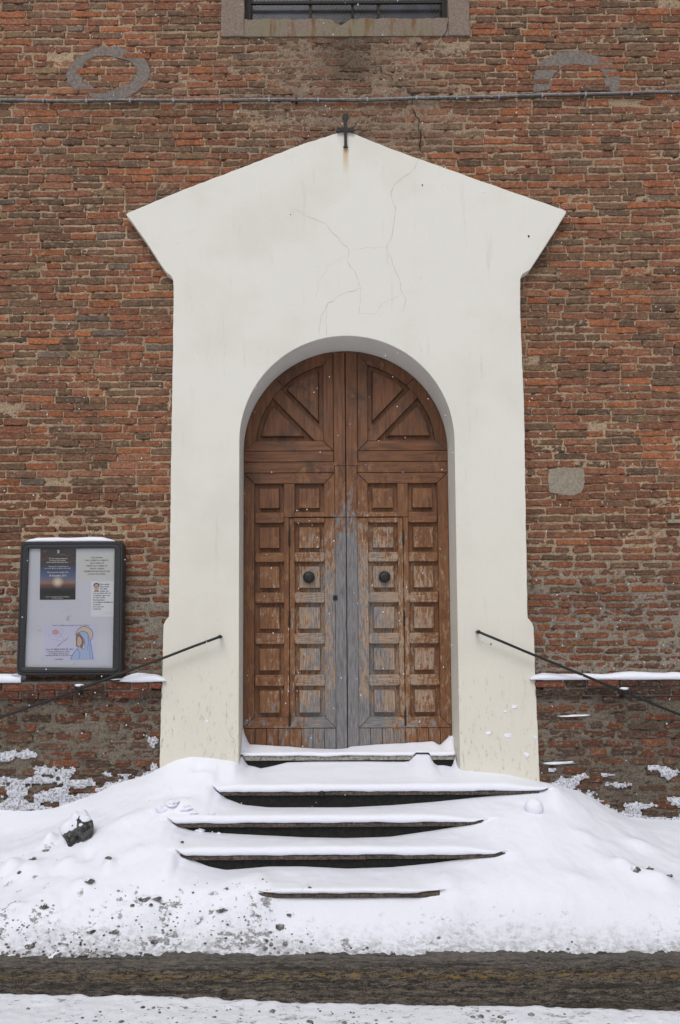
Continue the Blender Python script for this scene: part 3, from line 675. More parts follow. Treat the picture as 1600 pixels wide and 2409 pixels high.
m = MB(); sp = .036; wy = .075
zlo, zhi = WZS + .0, ZTOP
for k in range(-40, 90):
    for d in (1, -1):
        xa = ox0 + .04 + k * sp; pts = []
        xb = xa + d * (zhi - zlo)
        za, zc = zlo, zhi
        lo, hi = ox0 + .05, ox1 - .04
        def cl(x, z):
            if x < lo: return (lo, z + d * (lo - x) if d > 0 else z + (lo - x) * -d)
            return (x, z)
        # clip the diagonal to the opening
        t0, t1 = 0., zhi - zlo
        if d > 0: t0 = max(t0, lo - xa); t1 = min(t1, hi - xa)
        else: t0 = max(t0, xa - hi); t1 = min(t1, xa - lo)
        if t1 - t0 < .02: continue
        p, q = (xa + d * t0, zlo + t0), (xa + d * t1, zlo + t1); r_ = .0028
        m.add([(p[0] - r_, wy + .001 * d, p[1]), (p[0] + r_, wy + .001 * d, p[1]), (q[0] + r_, wy + .001 * d, q[1]), (q[0] - r_, wy + .001 * d, q[1])], [(0, 1, 2, 3)])
o = wput(m, 'wire_mesh', 'win_frame'); o['kind'] = 'stuff'
# ------------------------------------------------------------------ steps
SF = [.40, .75, 1.10, 1.45]; SPX = [1859, 1932, 2008, 2098]
SZ = [at(800, SPX[i], -SF[i]).z for i in range(4)]
THZ = at(800, 1640 + 380 / 2.8, .05).z
print('MEASURE steps', SZ, THZ)
steps = empty('stone_steps', (DXC, -.9, 0)); tag(steps, 'worn stone steps with rounded edges half buried in snow below the door', 'steps')
sloc = -Vector(steps.location)
def bull(x0, x1, f, top, th, back):
    """stone tread with a rounded front edge"""
    prof = [(-back, top - th), (-f + .012, top - th), (-f + .004, top - th + .006), (-f - .002, top - th * .55), (-f, top - .012), (-f + .006, top - .004), (-f + .016, top), (-back, top)]
    n = len(prof); N = max(2, int((x1 - x0) / .12)); V = []; Fc = []
    for i in range(N + 1):
        x = x0 + (x1 - x0) * i / N; dz = random.uniform(-.003, .002); dy = random.uniform(-.003, .003)
        V += [(x, y + (dy if 1 <= q <= 6 else 0), z + (dz if 4 <= q <= 7 else 0)) for q, (y, z) in enumerate(prof)]
    for i in range(N):
        for q in range(n): Fc.append((i * n + q, i * n + (q + 1) % n, (i + 1) * n + (q + 1) % n, (i + 1) * n + q))
    Fc += [tuple(range(n)), tuple(range(N * n + n - 1, N * n - 1, -1))]
    return MB().add(V, Fc)
STX = [(490, 1244), (388, 1112), (410, 1166), (595, 1015)]
JN = [[1048, 742], [600, 980], [845], [720]]
for i in range(4):
    xa, xb = at(STX[i][0] * 1.0204, SPX[i], -SF[i]).x, at(STX[i][1] * 1.0204, SPX[i], -SF[i]).x
    lowz = (SZ[i + 1] - .02) if i < 3 else -.03
    backf = (SF[i - 1] - .1) if i else -.04
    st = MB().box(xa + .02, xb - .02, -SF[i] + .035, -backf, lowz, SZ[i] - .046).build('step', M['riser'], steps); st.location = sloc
    js = sorted(at(p * 1.0204, SPX[i], -SF[i]).x for p in JN[i]); e = [xa] + js + [xb]
    for k in range(len(e) - 1):
        o = bull(e[k] + .002, e[k + 1] - .002, SF[i], SZ[i] + random.uniform(-.002, .002), .045, -backf if False else backf).build('tread_stone', M['stone'], None)
        o.parent = st
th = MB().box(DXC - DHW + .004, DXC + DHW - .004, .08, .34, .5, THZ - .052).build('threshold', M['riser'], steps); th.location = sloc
jx = at(783, 1780, .05).x
for a, b in ((DXC - DHW + .012, jx - .001), (jx + .001, DXC + DHW - .012)):
    o = bull(a, b, -.05, THZ, .05, -.33).build('tread_stone', M['thr'], None); o.parent = th
# ------------------------------------------------------------------ snow over the steps
xs = np.arange(-4.6, 4.6, .0155); NX = len(xs)
def prof(pts, y, conv):
    P = sorted((at(*conv(*p), y) for p in pts), key=lambda v: v.x)
    return np.interp(xs, [v.x for v in P], [v.z for v in P]), P[0].x, P[-1].x
def smooth(a, w):
    k = np.hanning(w + 2)[1:-1]; k /= k.sum(); return np.convolve(np.pad(a, w // 2, mode='edge'), k, 'valid')[:len(a)]
# contact of the snow with pillars and plinth
WC, _, _ = prof([(-350, 1880), (0, 1868), (60, 1872), (130, 1862), (200, 1836), (270, 1808), (340, 1788), (368, 1772), (400, 1756), (440, 1743), (500, 1750), (550, 1757), (700, 1772), (900, 1776), (1065, 1778), (1160, 1785), (1246, 1802), (1280, 1808), (1340, 1825), (1400, 1860), (1440, 1882), (1500, 1890), (1568, 1892), (1900, 1896)], -.10, F)
WC = smooth(WC, 9)
EXP = [  # foot of the exposed riser, ends lie on the stone edge
    [(510, 1822), (514, 1838), (560, 1856), (620, 1862), (800, 1862), (900, 1857), (1000, 1849), (1100, 1838), (1180, 1829), (1246, 1822)],
    [(406, 1893), (412, 1906), (440, 1917), (560, 1924), (700, 1931), (800, 1933), (900, 1930), (1000, 1915), (1060, 1904), (1100, 1893)],
    [(426, 1966), (445, 1982), (480, 1997), (520, 2006), (560, 2003), (620, 1998), (700, 1998), (800, 2003), (900, 2000), (1000, 1990), (1080, 1978), (1152, 1966)],
    [(606, 2054), (640, 2057.5), (680, 2060), (730, 2058.5), (800, 2058.5), (900, 2057.5), (960, 2057), (1005, 2054)]]
FAR = [  # bank height beyond the exposed stone: (overview column, height)
    ([(-400, .40), (0, .44), (100, .50), (180, .60), (260, .70), (360, .80), (430, .86)], [(1290, .80), (1340, .70), (1420, .56), (1500, .47), (1568, .44), (2000, .40)]),
    ([(-400, .34), (0, .38), (100, .47), (180, .53), (260, .60), (340, .66)], [(1160, .66), (1250, .67), (1340, .59), (1440, .47), (1568, .38), (2000, .33)]),
    ([(-400, .27), (0, .30), (100, .36), (200, .42), (330, .47)], [(1200, .49), (1300, .47), (1400, .41), (1568, .31), (2000, .26)]),
    ([(-400, .17), (0, .19), (150, .22), (350, .27), (500, .295)], [(1080, .30), (1250, .30), (1400, .26), (1568, .19), (2000, .16)])]
TH = [.050, .048, .050, .028]
lines = []                                                    # (f, top, bottom)
# threshold line
dback, _, _ = prof([(60, 170), (85, 175), (100, 240), (130, 308), (300, 320), (520, 335), (700, 338), (775, 332), (800, 321), (1000, 311), (1200, 300), (1340, 290), (1385, 315), (1440, 262), (1475, 245), (1500, 245)], .27, z7)
lines.append((-.27, dback, dback))
tt = np.full(NX, THZ + .026) + .01 * (fbm(xs * 5, xs * 0 + 2, 2) - .5)
tb, _, _ = prof([(90, 385), (100, 420), (120, 448), (160, 456), (205, 470), (280, 455), (380, 428), (600, 420), (900, 420), (1150, 424), (1185, 418), (1205, 385), (1225, 375), (1315, 375), (1330, 395), (1342, 430), (1370, 450), (1410, 448), (1465, 460), (1476, 430), (1484, 380)], .07, z7)
inside = (xs > DXC - DHW) & (xs < DXC + DHW)
tb = np.where(inside, np.minimum(tb, tt), WC); t0 = np.where(inside, tt, WC)
lines.append((-.05, t0, tb))
mid = np.where(inside, tb * .62 + (SZ[0] + .05) * .38, WC)
ew = sstep(DHW - .02, DHW + .10, np.abs(xs - DXC)); mid = smooth(mid * (1 - ew) + WC * ew, 7)
lines.append((.10, mid, mid))
for i in range(4):
    y = -SF[i] + .03
    b, xl, xr = prof(EXP[i], y, F)
    L_, R_ = FAR[i]
    kx = [at(p * 1.0204, SPX[i], -SF[i]).x for p, _ in L_] + [xl - .05, xl, xl + .10, xr - .30, xr, xr + .07] + [at(p * 1.0204, SPX[i], -SF[i]).x for p, _ in R_]
    kz = [h for _, h in L_] + [SZ[i] + TH[i], SZ[i] + .036 - (.02 if i == 3 else 0), SZ[i] + TH[i], SZ[i] + TH[i], SZ[i] + .014, SZ[i] + .024] + [h for _, h in R_]
    o_ = np.argsort(kx); T = smooth(np.interp(xs, np.array(kx)[o_], np.array(kz)[o_]), 15)
    T = T + .010 * (fbm(xs * 3.3, xs * 0 + i * 5, 3) - .5)
    wl_ = sstep(xl - .12, xl, xs) * sstep(xr + .16, xr, xs)
    b = np.minimum(b, SZ[i] + .004); B = T * (1 - wl_) + b * wl_; B = np.minimum(smooth(B, 5), T)
    lines.append((SF[i], T, B))
edge = -.012 + .03 * (fbm(xs * 1.3, xs * 0 + 40, 3)); lines.append((1.645, edge + .01, edge + .01))
lines.append((1.9, np.full(NX, -.06), np.full(NX, -.06)))
def ecurve(k): f, T, B = lines[k]; return sstep(.004, .03, T - B - .010) if 0 < k < len(lines) - 2 else np.zeros(NX)
def snoise(f):
    amp = .012 + .012 * sstep(1.3, 1.6, f) + .012 * sstep(-1.2, -2.2, xs) * sstep(.2, .6, f)
    z = (fbm(xs * 3.1 + 5, f * 4 + 3, 4) - .5) * amp * 2
    rg = np.maximum(sstep(1.25, 1.55, f + .25 * (fbm(xs * 1.5, f * 2 + 8, 2) - .5)) * (.22 + .78 * sstep(.5, -.9, xs)), .3 * sstep(-1.5, -2.4, xs) * sstep(.5, .9, f))
    z = z + (fbm(xs * 7 + 40, f * 8 + 2, 4, .6) - .5) * .026 * sstep(.2, .5, f)
    pit_ = np.clip(fbm(xs * 10 + 3, f * 15, 4, .68) - .52, 0, 1); snoise.dirt = np.clip(rg * pit_ * 9, 0, 1)
    return z - rg * .075 * pit_ + rg * .04 * (fbm(xs * 12, f * 16 + 9, 3) - .5)
rows = []; dirt = []; cut = []                                           # cut[r]: columns where the strip r -> r+1 is open (bare riser)
for k in range(len(lines) - 1):
    f0, T0, B0 = lines[k]; f1, T1, B1 = lines[k + 1]; e0, e1 = ecurve(k), ecurve(k + 1)
    fa = f0 - .045 * e0; h = f1 - fa
    def slope(j):
        if j == 0 or j == len(lines) - 1: return np.zeros(NX)
        fm, Tm, Bm = lines[j - 1]; fn, Tn, Bn = lines[j + 1]; return (Tn - Bm) / (fn - fm)
    m0 = slope(k) * (1 - e0) + e0 * (T1 - B0) / h * 1.2; m1 = slope(k + 1) * (1 - e1) + e1 * (-.10)
    n = 18 if k != len(lines) - 2 else 14
    for i in range(n + (1 if e1.max() > 0 or k == len(lines) - 2 else 0)):
        t = i / n; f = fa + h * t
        z = (2 * t ** 3 - 3 * t ** 2 + 1) * B0 + (t ** 3 - 2 * t ** 2 + t) * h * m0 + (-2 * t ** 3 + 3 * t ** 2) * T1 + (t ** 3 - t ** 2) * h * m1
        env = np.maximum((1 - e0) * (1 - t) + (1 - e1) * t, 4 * t * (1 - t) * .8)
        fz = f + 0 * xs
        z = z + snoise(fz) * env
        dirt.append(snoise.dirt); rows.append((fz, z)); cut.append(np.zeros(NX, bool))
    if e1.max() > 0:                                          # rounded lip down to the stone, only where bare
        stone = (THZ if k == 0 else SZ[k - 2] if k >= 2 else 0) + .0
        drape = .004 + .020 * np.clip(fbm(xs * 5 + k * 3, xs * 0 + k * 2.2, 4, .6) - .3, 0, 1)
        for df, dq in ((.009, .10), (.018, .34), (.021, .66), (.015, .94), (.004, 1.02)):
            z = T1 - (T1 - np.minimum(T1, np.maximum(stone - drape, B1))) * dq * e1
            z = z + snoise(f1 + 0 * xs) * (1 - e1); dirt.append(0 * xs)
            rows.append((f1 + df * e1 * (.75 + .6 * fbm(xs * 14, xs * 0 + k, 3)), z)); cut.append(np.zeros(NX, bool))
        cut[-1] = e1 > .25
YY = np.array([-f for f, z in rows]); ZZ = np.array([z for f, z in rows]); XX = np.tile(xs, (len(rows), 1))
# lumps and hollows: (column, row in overview, height on the bank, radius, amount)
def bump(px, py, f, rx, rf, a):
    global ZZ
    p = at(*F(px, py), -f); ZZ = ZZ + 1.3 * a * np.exp(-((XX - p.x) / rx) ** 2 - ((-YY - f) / rf) ** 2)
for b_ in ((455, 1790, .22, .05, .05, -.02), (470, 1800, .3, .10, .06, .02), (420, 1870, .62, .13, .07, .045), (60, 2010, 1.05, .10, .09, .06), (25, 1990, .95, .07, .07, .05), (115, 1925, .72, .05, .06, .06), (205, 1985, 1.0, .05, .06, -.02), (250, 2030, 1.15, .04, .05, .045),
           (1232, 1900, .62, .10, .08, -.015), (1500, 2050, 1.2, .16, .08, .045), (1400, 2010, 1.1, .12, .1, .02), (40, 2095, 1.45, .1, .05, .03), (350, 2125, 1.5, .14, .05, .035), (180, 2070, 1.3, .08, .06, .03), (640, 2150, 1.62, .12, .05, .03), (90, 2130, 1.55, .12, .05, .035), (500, 2150, 1.6, .1, .05, .03), (1470, 1930, .75, .12, .07, .03), (1350, 1960, .85, .10, .06, .02), (1440, 2030, 1.1, .07, .05, .035), (1530, 2075, 1.25, .08, .05, .035), (1330, 2080, 1.3, .08, .05, .02), (300, 1900, .7, .12, .08, .03), (320, 2000, 1.05, .10, .07, .025), (150, 2010, 1.05, .08, .06, .03)):
    bump(*b_)
r, c = XX.shape; idx = np.arange(r * c).reshape(r, c)
keep = np.ones((r - 1, c - 1), bool)
for i in range(r - 1):
    if cut[i].any(): keep[i] = ~(cut[i][:-1] & cut[i][1:])
# nothing inside the pillars: threshold rows only across the opening
ins = (np.abs(XX - DXC) < DHW + .01) | (YY < -.02)
keep &= ins[:-1, :-1] & ins[1:, 1:]
Q = np.stack([idx[:-1, :-1], idx[1:, :-1], idx[1:, 1:], idx[:-1, 1:]], -1)[keep]
me = bpy.data.meshes.new('snow_bank'); me.from_pydata(np.stack([XX.ravel(), YY.ravel(), ZZ.ravel()], -1).tolist(), [], Q.tolist())
ca_ = me.color_attributes.new('dirt', 'FLOAT_COLOR', 'POINT'); dd_ = np.ones((r * c, 4), np.float32); dd_[:, :3] = np.array(dirt).reshape(-1, 1); ca_.data.foreach_set('color', dd_.ravel())
bm = bmesh.new(); bm.from_mesh(me); bmesh.ops.remove_doubles(bm, verts=bm.verts, dist=.0006); bmesh.ops.delete(bm, geom=[v for v in bm.verts if not v.link_faces], context='VERTS'); bm.to_mesh(me); bm.free()
me.materials.append(M['snow']); me.polygons.foreach_set('use_smooth', [True] * len(me.polygons))
snow = bpy.data.objects.new('snow_bank', me); SC.collection.objects.link(snow); tag(snow, 'deep white snow drifted over the church steps down to the road', 'snow', kind='stuff')
def snow_z(x, f):
    i = int(np.clip((x - xs[0]) / .0155, 0, NX - 1)); fr_ = -YY[:, i]; k = int(np.argmin(np.abs(fr_ - f))); return float(ZZ[k, i])
# ------------------------------------------------------------------ road and ground
gm = MB(); gm.add([(-1500, -1500, -.06), (1500, -1500, -.06), (1500, 600, -.06), (-1500, 600, -.06)], [(0, 1, 2, 3)])
g_ = gm.build('ground', M['snow_road']); tag(g_, 'snow covered ground around the church', 'ground', kind='structure')
xr_ = np.arange(-4.6, 4.61, .014); fr_ = np.arange(1.5, 2.95, .013); XX2, FF2 = np.meshgrid(xr_, fr_)
ZZ2 = (fbm(XX2 * 2.5, FF2 * 18, 4, .6) - .5) * .036 + (fbm(XX2 * 26, FF2 * 40, 3, .7) - .5) * .034
g_ = MB().grid(XX2, -FF2, ZZ2).build('road', M['wet_road'], smooth=True); tag(g_, 'wet asphalt tyre track with dark slush and a worn yellow line', 'road', kind='structure')
fr_ = np.concatenate([np.arange(2.2, 3.1, .014), np.arange(3.1, 8, .12)]); XX3, FF3 = np.meshgrid(xr_, fr_)
e0 = gat(0, 2334); e1 = gat(1600, 2372)
eg = -np.interp(XX3, [e0.x, e1.x], [e0.y, e1.y]) + .07 * (fbm(XX3 * 2.2, XX3 * 0 + 3, 4, .6) - .5) + .05 * (fbm(XX3 * 9, FF3 * 9, 3) - .5)
ZZ3 = -.04 + .064 * sstep(-.06, .10, FF3 - eg) + (fbm(XX3 * 5, FF3 * 7, 4) - .5) * .03 + (fbm(XX3 * 24, FF3 * 26, 3) - .5) * .012
g_ = MB().grid(XX3, -FF3, ZZ3).build('roadside_snow', M['snow_road'], smooth=True); tag(g_, 'packed speckled snow lying along the far lane of the road', 'snow', kind='structure')
# ------------------------------------------------------------------ dirty lumps
def clump(seed, c, rx, ry, rz, sub=3, rough=.35):
    bm = bmesh.new(); bmesh.ops.create_icosphere(bm, subdivisions=sub, radius=1)
    V = np.array([v.co[:] for v in bm.verts]); o = seed * 3.7
    nz = fbm(V[:, 0] * 1.6 + o, V[:, 1] * 1.6 + V[:, 2] * 1.1 + o, 4, .6) + fbm(V[:, 2] * 2 + o * 2, V[:, 0] * 1.2 - V[:, 1] + o, 3, .6) - 1
    V = V * (1 + rough * 1.6 * nz)[:, None]
    V = V * np.array([rx, ry, rz])
    Fc = [tuple(v.index for v in f.verts) for f in bm.faces]; bm.free()
    return [(v[0] + c[0], v[1] + c[1], v[2] + c[2]) for v in V.tolist()], Fc
def lump(name, px, py, f, rx, ry, rz, mat, label, group=None, seed=1, cap=None, tilt=0, rough=.35):
    p = at(*F(px, py), -f); z = snow_z(p.x, f)
    root = empty(name, (p.x, -f, z)); tag(root, label, 'snow lump', group)
    V, Fc = clump(seed, (0, 0, rz * .45), rx, ry, rz, 3, rough)
    o = mk('lump', V, Fc, M[mat], None); o.parent = root; root.rotation_euler = (0, tilt, 0)
    if cap:
        V2 = [(v[0] * 1.03 - cap[0] * rx, v[1] * 1.0 + .02 * ry - cap[1] * ry, v[2] + cap[2] * rz) for v in V]; o = mk('snow_cap', V2, Fc, M['snow_clean'], None, True); o.parent = root
    return root
lump('dirty_ice_lump', 178, 1945, .80, .09, .075, .125, 'ice', 'big dark lump of dirty ice capped with snow on the left bank', seed=4, cap=(.40, -.12, .22), tilt=.35, rough=.7)
lump('snowball', 1232, 1895, .66, .075, .06, .075, 'snow_clean', 'round snowball half sunk in the smooth bank right of the steps', seed=9, rough=.12)
for i, (px, py, f, s_) in enumerate([(107, 1940, .85, .04), (75, 2005, 1.0, .045), (45, 2030, 1.1, .03), (250, 2030, 1.15, .035), (205, 2075, 1.3, .055), (420, 1985, 1.0, .02), (335, 2110, 1.45, .06), (360, 2118, 1.47, .05), (100, 2115, 1.45, .05), (70, 2165, 1.62, .06), (210, 2150, 1.56, .05), (265, 2150, 1.57, .04), (355, 2160, 1.6, .035), (510, 2135, 1.52, .05), (1470, 2075, 1.2, .05), (1500, 2070, 1.18, .045), (1545, 2055, 1.15, .035), (715, 2110, 1.45, .02), (130, 2190, 1.70, .07), (30, 2180, 1.68, .05), (900, 2195, 1.7, .025), (1180, 2195, 1.71, .025), (960, 2180, 1.66, .02)]):
    lb, gp = ('dark slush lump poking from the bank below the snowball side', 'slush lumps below the snowball side') if px > 1400 else ('small dark slush lump on the bank around the big ice lump', 'slush lumps round the ice lump') if py < 2050 else ('small dark slush lump thrown up onto the snow beside the road', 'slush lumps along the road')
    lump('slush_lump', px, py, f, s_ * .62, s_ * .4, s_ * .3, 'slush', lb, gp, seed=20 + i, rough=.6, cap=(.25, -.3, .25) if s_ > .04 else None)
for i, (px, py, f, s_) in enumerate([(398, 1868, .66, .055), (430, 1872, .69, .045), (462, 1876, .72, .04), (488, 1882, .735, .026), (412, 1885, .72, .04), (445, 1888, .735, .03), (372, 1872, .68, .05), (505, 1888, .742, .018)]):
    lump('snow_clod', px, py, f, s_ * .9, s_ * .6, s_ * .5, 'snow_clean', 'crumbly white snow clod at the end of the second step', 'snow clods at the end of the second step', seed=120 + i, rough=.8)
p = at(*F(742, 1828), -SF[0] - .004)
o = MB().tube([(p.x, p.y + .02, p.z), (p.x, p.y - .006, p.z), (p.x, p.y - .016, p.z), (p.x, p.y - .018, p.z)], [.024, .027, .02, .006], 14).build('iron_stud', M['iron'], None, True); tag(o, 'small round black stud on the edge of the top step', 'stud')
cr = MB(); rr = random.Random(5)
protos = [clump(60 + i, (0, 0, 0), 1, 1, 1, 1, .5) for i in range(6)]
def crumb(x, f, z, s_):
    V, Fc = protos[rr.randrange(6)]; a = rr.uniform(0, 6.28); ca, sa = math.cos(a) * s_, math.sin(a) * s_
    cr.add([(x + v[0] * ca - v[1] * sa, -f + (v[0] * sa + v[1] * ca) * .8, z + v[2] * s_ * .6) for v in V], Fc)
for i in range(5200):
    x = rr.uniform(-4, 4); f = 1.78 - abs(rr.gauss(0, .11)) * (1.5 if x < -.3 else .6)
    if f < 1.0: continue
    if float(vnoise(np.array([x * 2.2]), np.array([f * 6]))[0]) < rr.uniform(.25, .95): continue
    s_ = abs(rr.gauss(0, .005)) + .002
    if rr.random() < .05: s_ *= 2.2
    crumb(x, f, snow_z(x, f) + s_ * .2, s_)
for i in range(1500):
    x = rr.uniform(-4, 4); f = 2.38 + .028 * (x + 3) + abs(rr.gauss(0, .22)); s_ = abs(rr.gauss(0, .006)) + .003
    if float(vnoise(np.array([x * 3]), np.array([f * 7 + 50]))[0]) < rr.uniform(.1, .8): continue
    crumb(x, f, .018 + s_ * .2, s_)
o = cr.build('slush_crumbs', M['slush']); tag(o, 'scattered dark slush crumbs on the snow along the road', 'slush', kind='stuff')
# ------------------------------------------------------------------ snow on ledges, board, wall
def strip(name, x0, x1, yb, yf, z, h, label, seed, ends=(0, 0)):
    N = max(6, int((x1 - x0) / .02)); prof_ = [(0, 0), (.02, .75), (.3, 1), (.65, 1.), (.9, .8), (1.03, .42), (1.0, .05), (.9, -.12)]
    V = []; Fc = []; n = len(prof_)
    for i in range(N + 1):
        x = x0 + (x1 - x0) * i / N; nn = float(fbm(np.array([x * 4.0 + seed]), np.array([seed * 1.]), 3)[0]); n2 = float(fbm(np.array([x * 12.0 + seed]), np.array([seed + 9.]), 2)[0])
        hh = h * (.65 + .7 * nn); t0 = (i * (x1 - x0) / N); t1 = (x1 - x0) - t0
        if ends[0]: hh *= min(1, (t0 / ends[0]) ** .5 if t0 > 0 else .02)
        if ends[1]: hh *= min(1, (t1 / ends[1]) ** .5 if t1 > 0 else .02)
        V += [(x, yb + (yf - yb) * a - (.010 * (n2 - .5) if a > .5 else 0), z + hh * b) for a, b in prof_]
    for i in range(N):
        for q in range(n - 1): Fc.append((i * n + q, i * n + q + 1, (i + 1) * n + q + 1, (i + 1) * n + q))
    Fc += [tuple(range(n)), tuple(range(N * n + n - 1, N * n - 1, -1))]
    o = mk(name, V, Fc, M['snow_clean'], None, True); tag(o, label, 'snow', kind='stuff'); return o
bl = at(*z5(140, 1250), -.17).x; br = at(*z5(1068, 1250), -.17).x
LT = LEDGE_Z - .012
pl_ = at(*F(374, 1550), YP).x; pr_ = at(*F(1233, 1550), YP).x
strip('ledge_snow', X0, bl + .03, -.02, -.135, LT, .062, 'snow lying on the wall ledge left of the notice board', 1)
strip('ledge_snow', br - .03, pl_ + .035, -.02, -.135, LT, .075, 'snow tongue on the ledge between notice board and portal', 2, (.14, .10))
strip('ledge_snow', pr_ - .045, X1, -.02, -.135, LT, .05, 'long snow strip on the wall ledge right of the portal', 3, (.12, 0))
for i, (x0, x1, py, y, h) in enumerate(((28, 52, 1556 + 0, -.13, .012), (1295, 1352, 1652, -.095, .016), (1256, 1322, 1762, -.10, .03), (258, 292, 1555 + 12, -.135, .012))):
    a = at(x0 * 1.0204, py * 1.0204, y); b = at(x1 * 1.0204, py * 1.0204, y)
    V, Fc = clump(150 + i, ((a.x + b.x) / 2, y + .004, a.z), (b.x - a.x) * .55, .018, h * .55, 3, .7); V = [(v[0], v[1], max(v[2], a.z - .003) + (v[0] - a.x) * .04) for v in V]
    o = mk('ledge_snow', V, Fc, M['snow_clean'], None, True); tag(o, 'thin patch of snow caught on a brick edge', 'snow', 'snow caught on brick edges', 'stuff')
# snow splashed on the plinth
st_ = .011
def splash(name, x0, x1, label, blobs, seed):
    gx_ = np.arange(x0, x1, st_); gz_ = np.arange(.3, 1.25, st_); A, B = np.meshgrid(gx_, gz_)
    base = np.interp(A, xs, WC)
    hgt = B - base
    n1 = fbm(A * 7 + seed, B * 11 + seed, 4, .6); n2 = fbm(A * 26, B * 30 + seed, 3, .6)
    blob = sstep(.13, -.03, hgt) * .9
    for (px, py, w_, h_) in blobs:
        p = at(*F(px, py), YPL); blob = np.maximum(blob, np.exp(-((A - p.x) / w_) ** 2 - ((B - p.z) / h_) ** 2))
    thick = (blob * 1.1 - .62 + (n1 - .5) * 1.5) * .055 + (n2 - .5) * .045
    thick = np.clip(thick, -.02, .03)
    Yg = YPL - .009 - thick * .5 - (n2 - .5) * .012 * (thick > 0)
    keep_ = thick > -.004; kf = keep_[:-1, :-1] & keep_[1:, 1:] & keep_[1:, :-1] & keep_[:-1, 1:]
    kf &= (A[:-1, :-1] > x0 - 1) & (B[:-1, :-1] > base[:-1, :-1] - .15)
    id_ = np.arange(A.size).reshape(A.shape)
    Qs = np.stack([id_[:-1, :-1], id_[:-1, 1:], id_[1:, 1:], id_[1:, :-1]], -1)[kf]; used = np.unique(Qs); rm = np.full(A.size, -1); rm[used] = np.arange(len(used))
    o = np_mesh(name, np.stack([A.ravel(), Yg.ravel(), B.ravel()], -1)[used], rm[Qs], M['snow_rough'], None); tag(o, label, 'snow', kind='stuff')
splash('splashed_snow', -4.4, at(*F(366, 1760), YPL).x, 'crusty snow splashed on the brick plinth left of the portal', [(15, 1745, .10, .05), (60, 1738, .14, .05), (110, 1775, .12, .06), (150, 1785, .16, .08), (185, 1805, .16, .06), (245, 1783, .13, .035), (290, 1786, .12, .025), (355, 1712, .06, .07), (30, 1825, .25, .12), (110, 1835, .25, .09), (200, 1838, .3, .05), (60, 1800, .5, .05), (20, 1860, .4, .1), (-80, 1800, .3, .1), (-250, 1800, .3, .1)], 3)
splash('splashed_snow', at(*F(1247, 1800), YPL).x, 4.4, 'crusty snow splashed on the brick plinth right of the portal', [(1345, 1790, .10, .03), (1430, 1808, .16, .035), (1400, 1785, .10, .025), (1500, 1770, .08, .04), (1545, 1785, .14, .06), (1480, 1855, .25, .04), (1560, 1845, .2, .06), (1270, 1775, .06, .03), (1700, 1800, .3, .1)], 8)
for i, (px, py, w, h) in enumerate(((1168, 1695, .075, .035), (1125, 1690, .03, .03), (1185, 1630, .05, .025), (1235, 1700, .02, .03), (1215, 1740, .03, .03), (1165, 1640, .02, .02), (478, 1662, .02, .02))):
    p = at(*F(px, py), YP); V, Fc = clump(80 + i, (p.x, YP + .003, p.z), w * .7, .007, h * .6, 3, .9)
    o = mk('snow_splat', V, Fc, M['snow_clean'], None, True); tag(o, 'small white snow splat stuck to the plaster pillar' if px > 800 else 'single tiny snow splat on the plaster pillar nearer the notice board', 'snow', 'snow splats on the plaster' if px > 800 else None)
# ------------------------------------------------------------------ handrails
def rail(name, pts, brk, label):
    root = empty(name, pts[0]); tag(root, label, 'handrail'); rl = -Vector(root.location)
    P = [Vector(p) for p in pts]; hd = P[0]; d = (P[1] - P[0]).normalized()
    path = [hd + Vector((0, -YP * 0 + (YP + .02 - hd.y), 0)), hd + Vector((0, .02, 0)), hd + d * .02]
    k = 14
    for i in range(1, k + 1):
        q = P[0].lerp(P[1], i / k); q.z += -.010 * math.sin(math.pi * i / k) + random.uniform(-.002, .002); path.append(q)
    o = MB().tube(path, .0115, 10).build('bar', M['iron'], root, True); o.location = rl
    V, Fc = clump(3, hd, .018, .018, .018, 2, .15); o = mk('end_knob', V, Fc, M['iron'], root, True); o.location = rl
    b = Vector(brk); o = MB().tube([(b.x, b.y, b.z), (b.x, b.y + .02, b.z - .05), (b.x, YPL + .02, b.z - .055)], [.012, .012, .014], 8).build('bracket', M['rust'], root, True); o.location = rl
    o = MB().tube([(b.x - .03 * (1 if d.x > 0 else 1), b.y, b.z - .03 * d.z / abs(d.x) * (1 if d.x < 0 else 1) * (-1 if d.x < 0 else 1) * (1)), (b.x + .03, b.y, b.z + .03 * d.z / d.x)], .017, 10).build('clamp', M['iron'], root, True); o.location = rl
    V, Fc = clump(5, (b.x, b.y, b.z + .02), .04, .018, .012, 2, .4); o = mk('snow_cap', V, Fc, M['snow_clean'], root, True); o.location = rl
YR = -.19
def on(p0, p1, px):
    t = (px - p0[0]) / (p1[0] - p0[0]); return (px, p0[1] + (p1[1] - p0[1]) * t)
l0, l1 = (507, 1468), (0, 1652); r0, r1 = (1104, 1457), (1568, 1645)
rail('handrail', [at(*F(*l0), YR), at(*F(*on(l0, l1, -330)), YR)], at(*F(*on(l0, l1, 183)), YR), 'black iron handrail sloping down past the notice board')
rail('handrail', [at(*F(*r0), YR), at(*F(*on(r0, r1, 1880)), YR)], at(*F(*on(r0, r1, 1440)), YR), 'black iron handrail sloping down the wall without notice board')
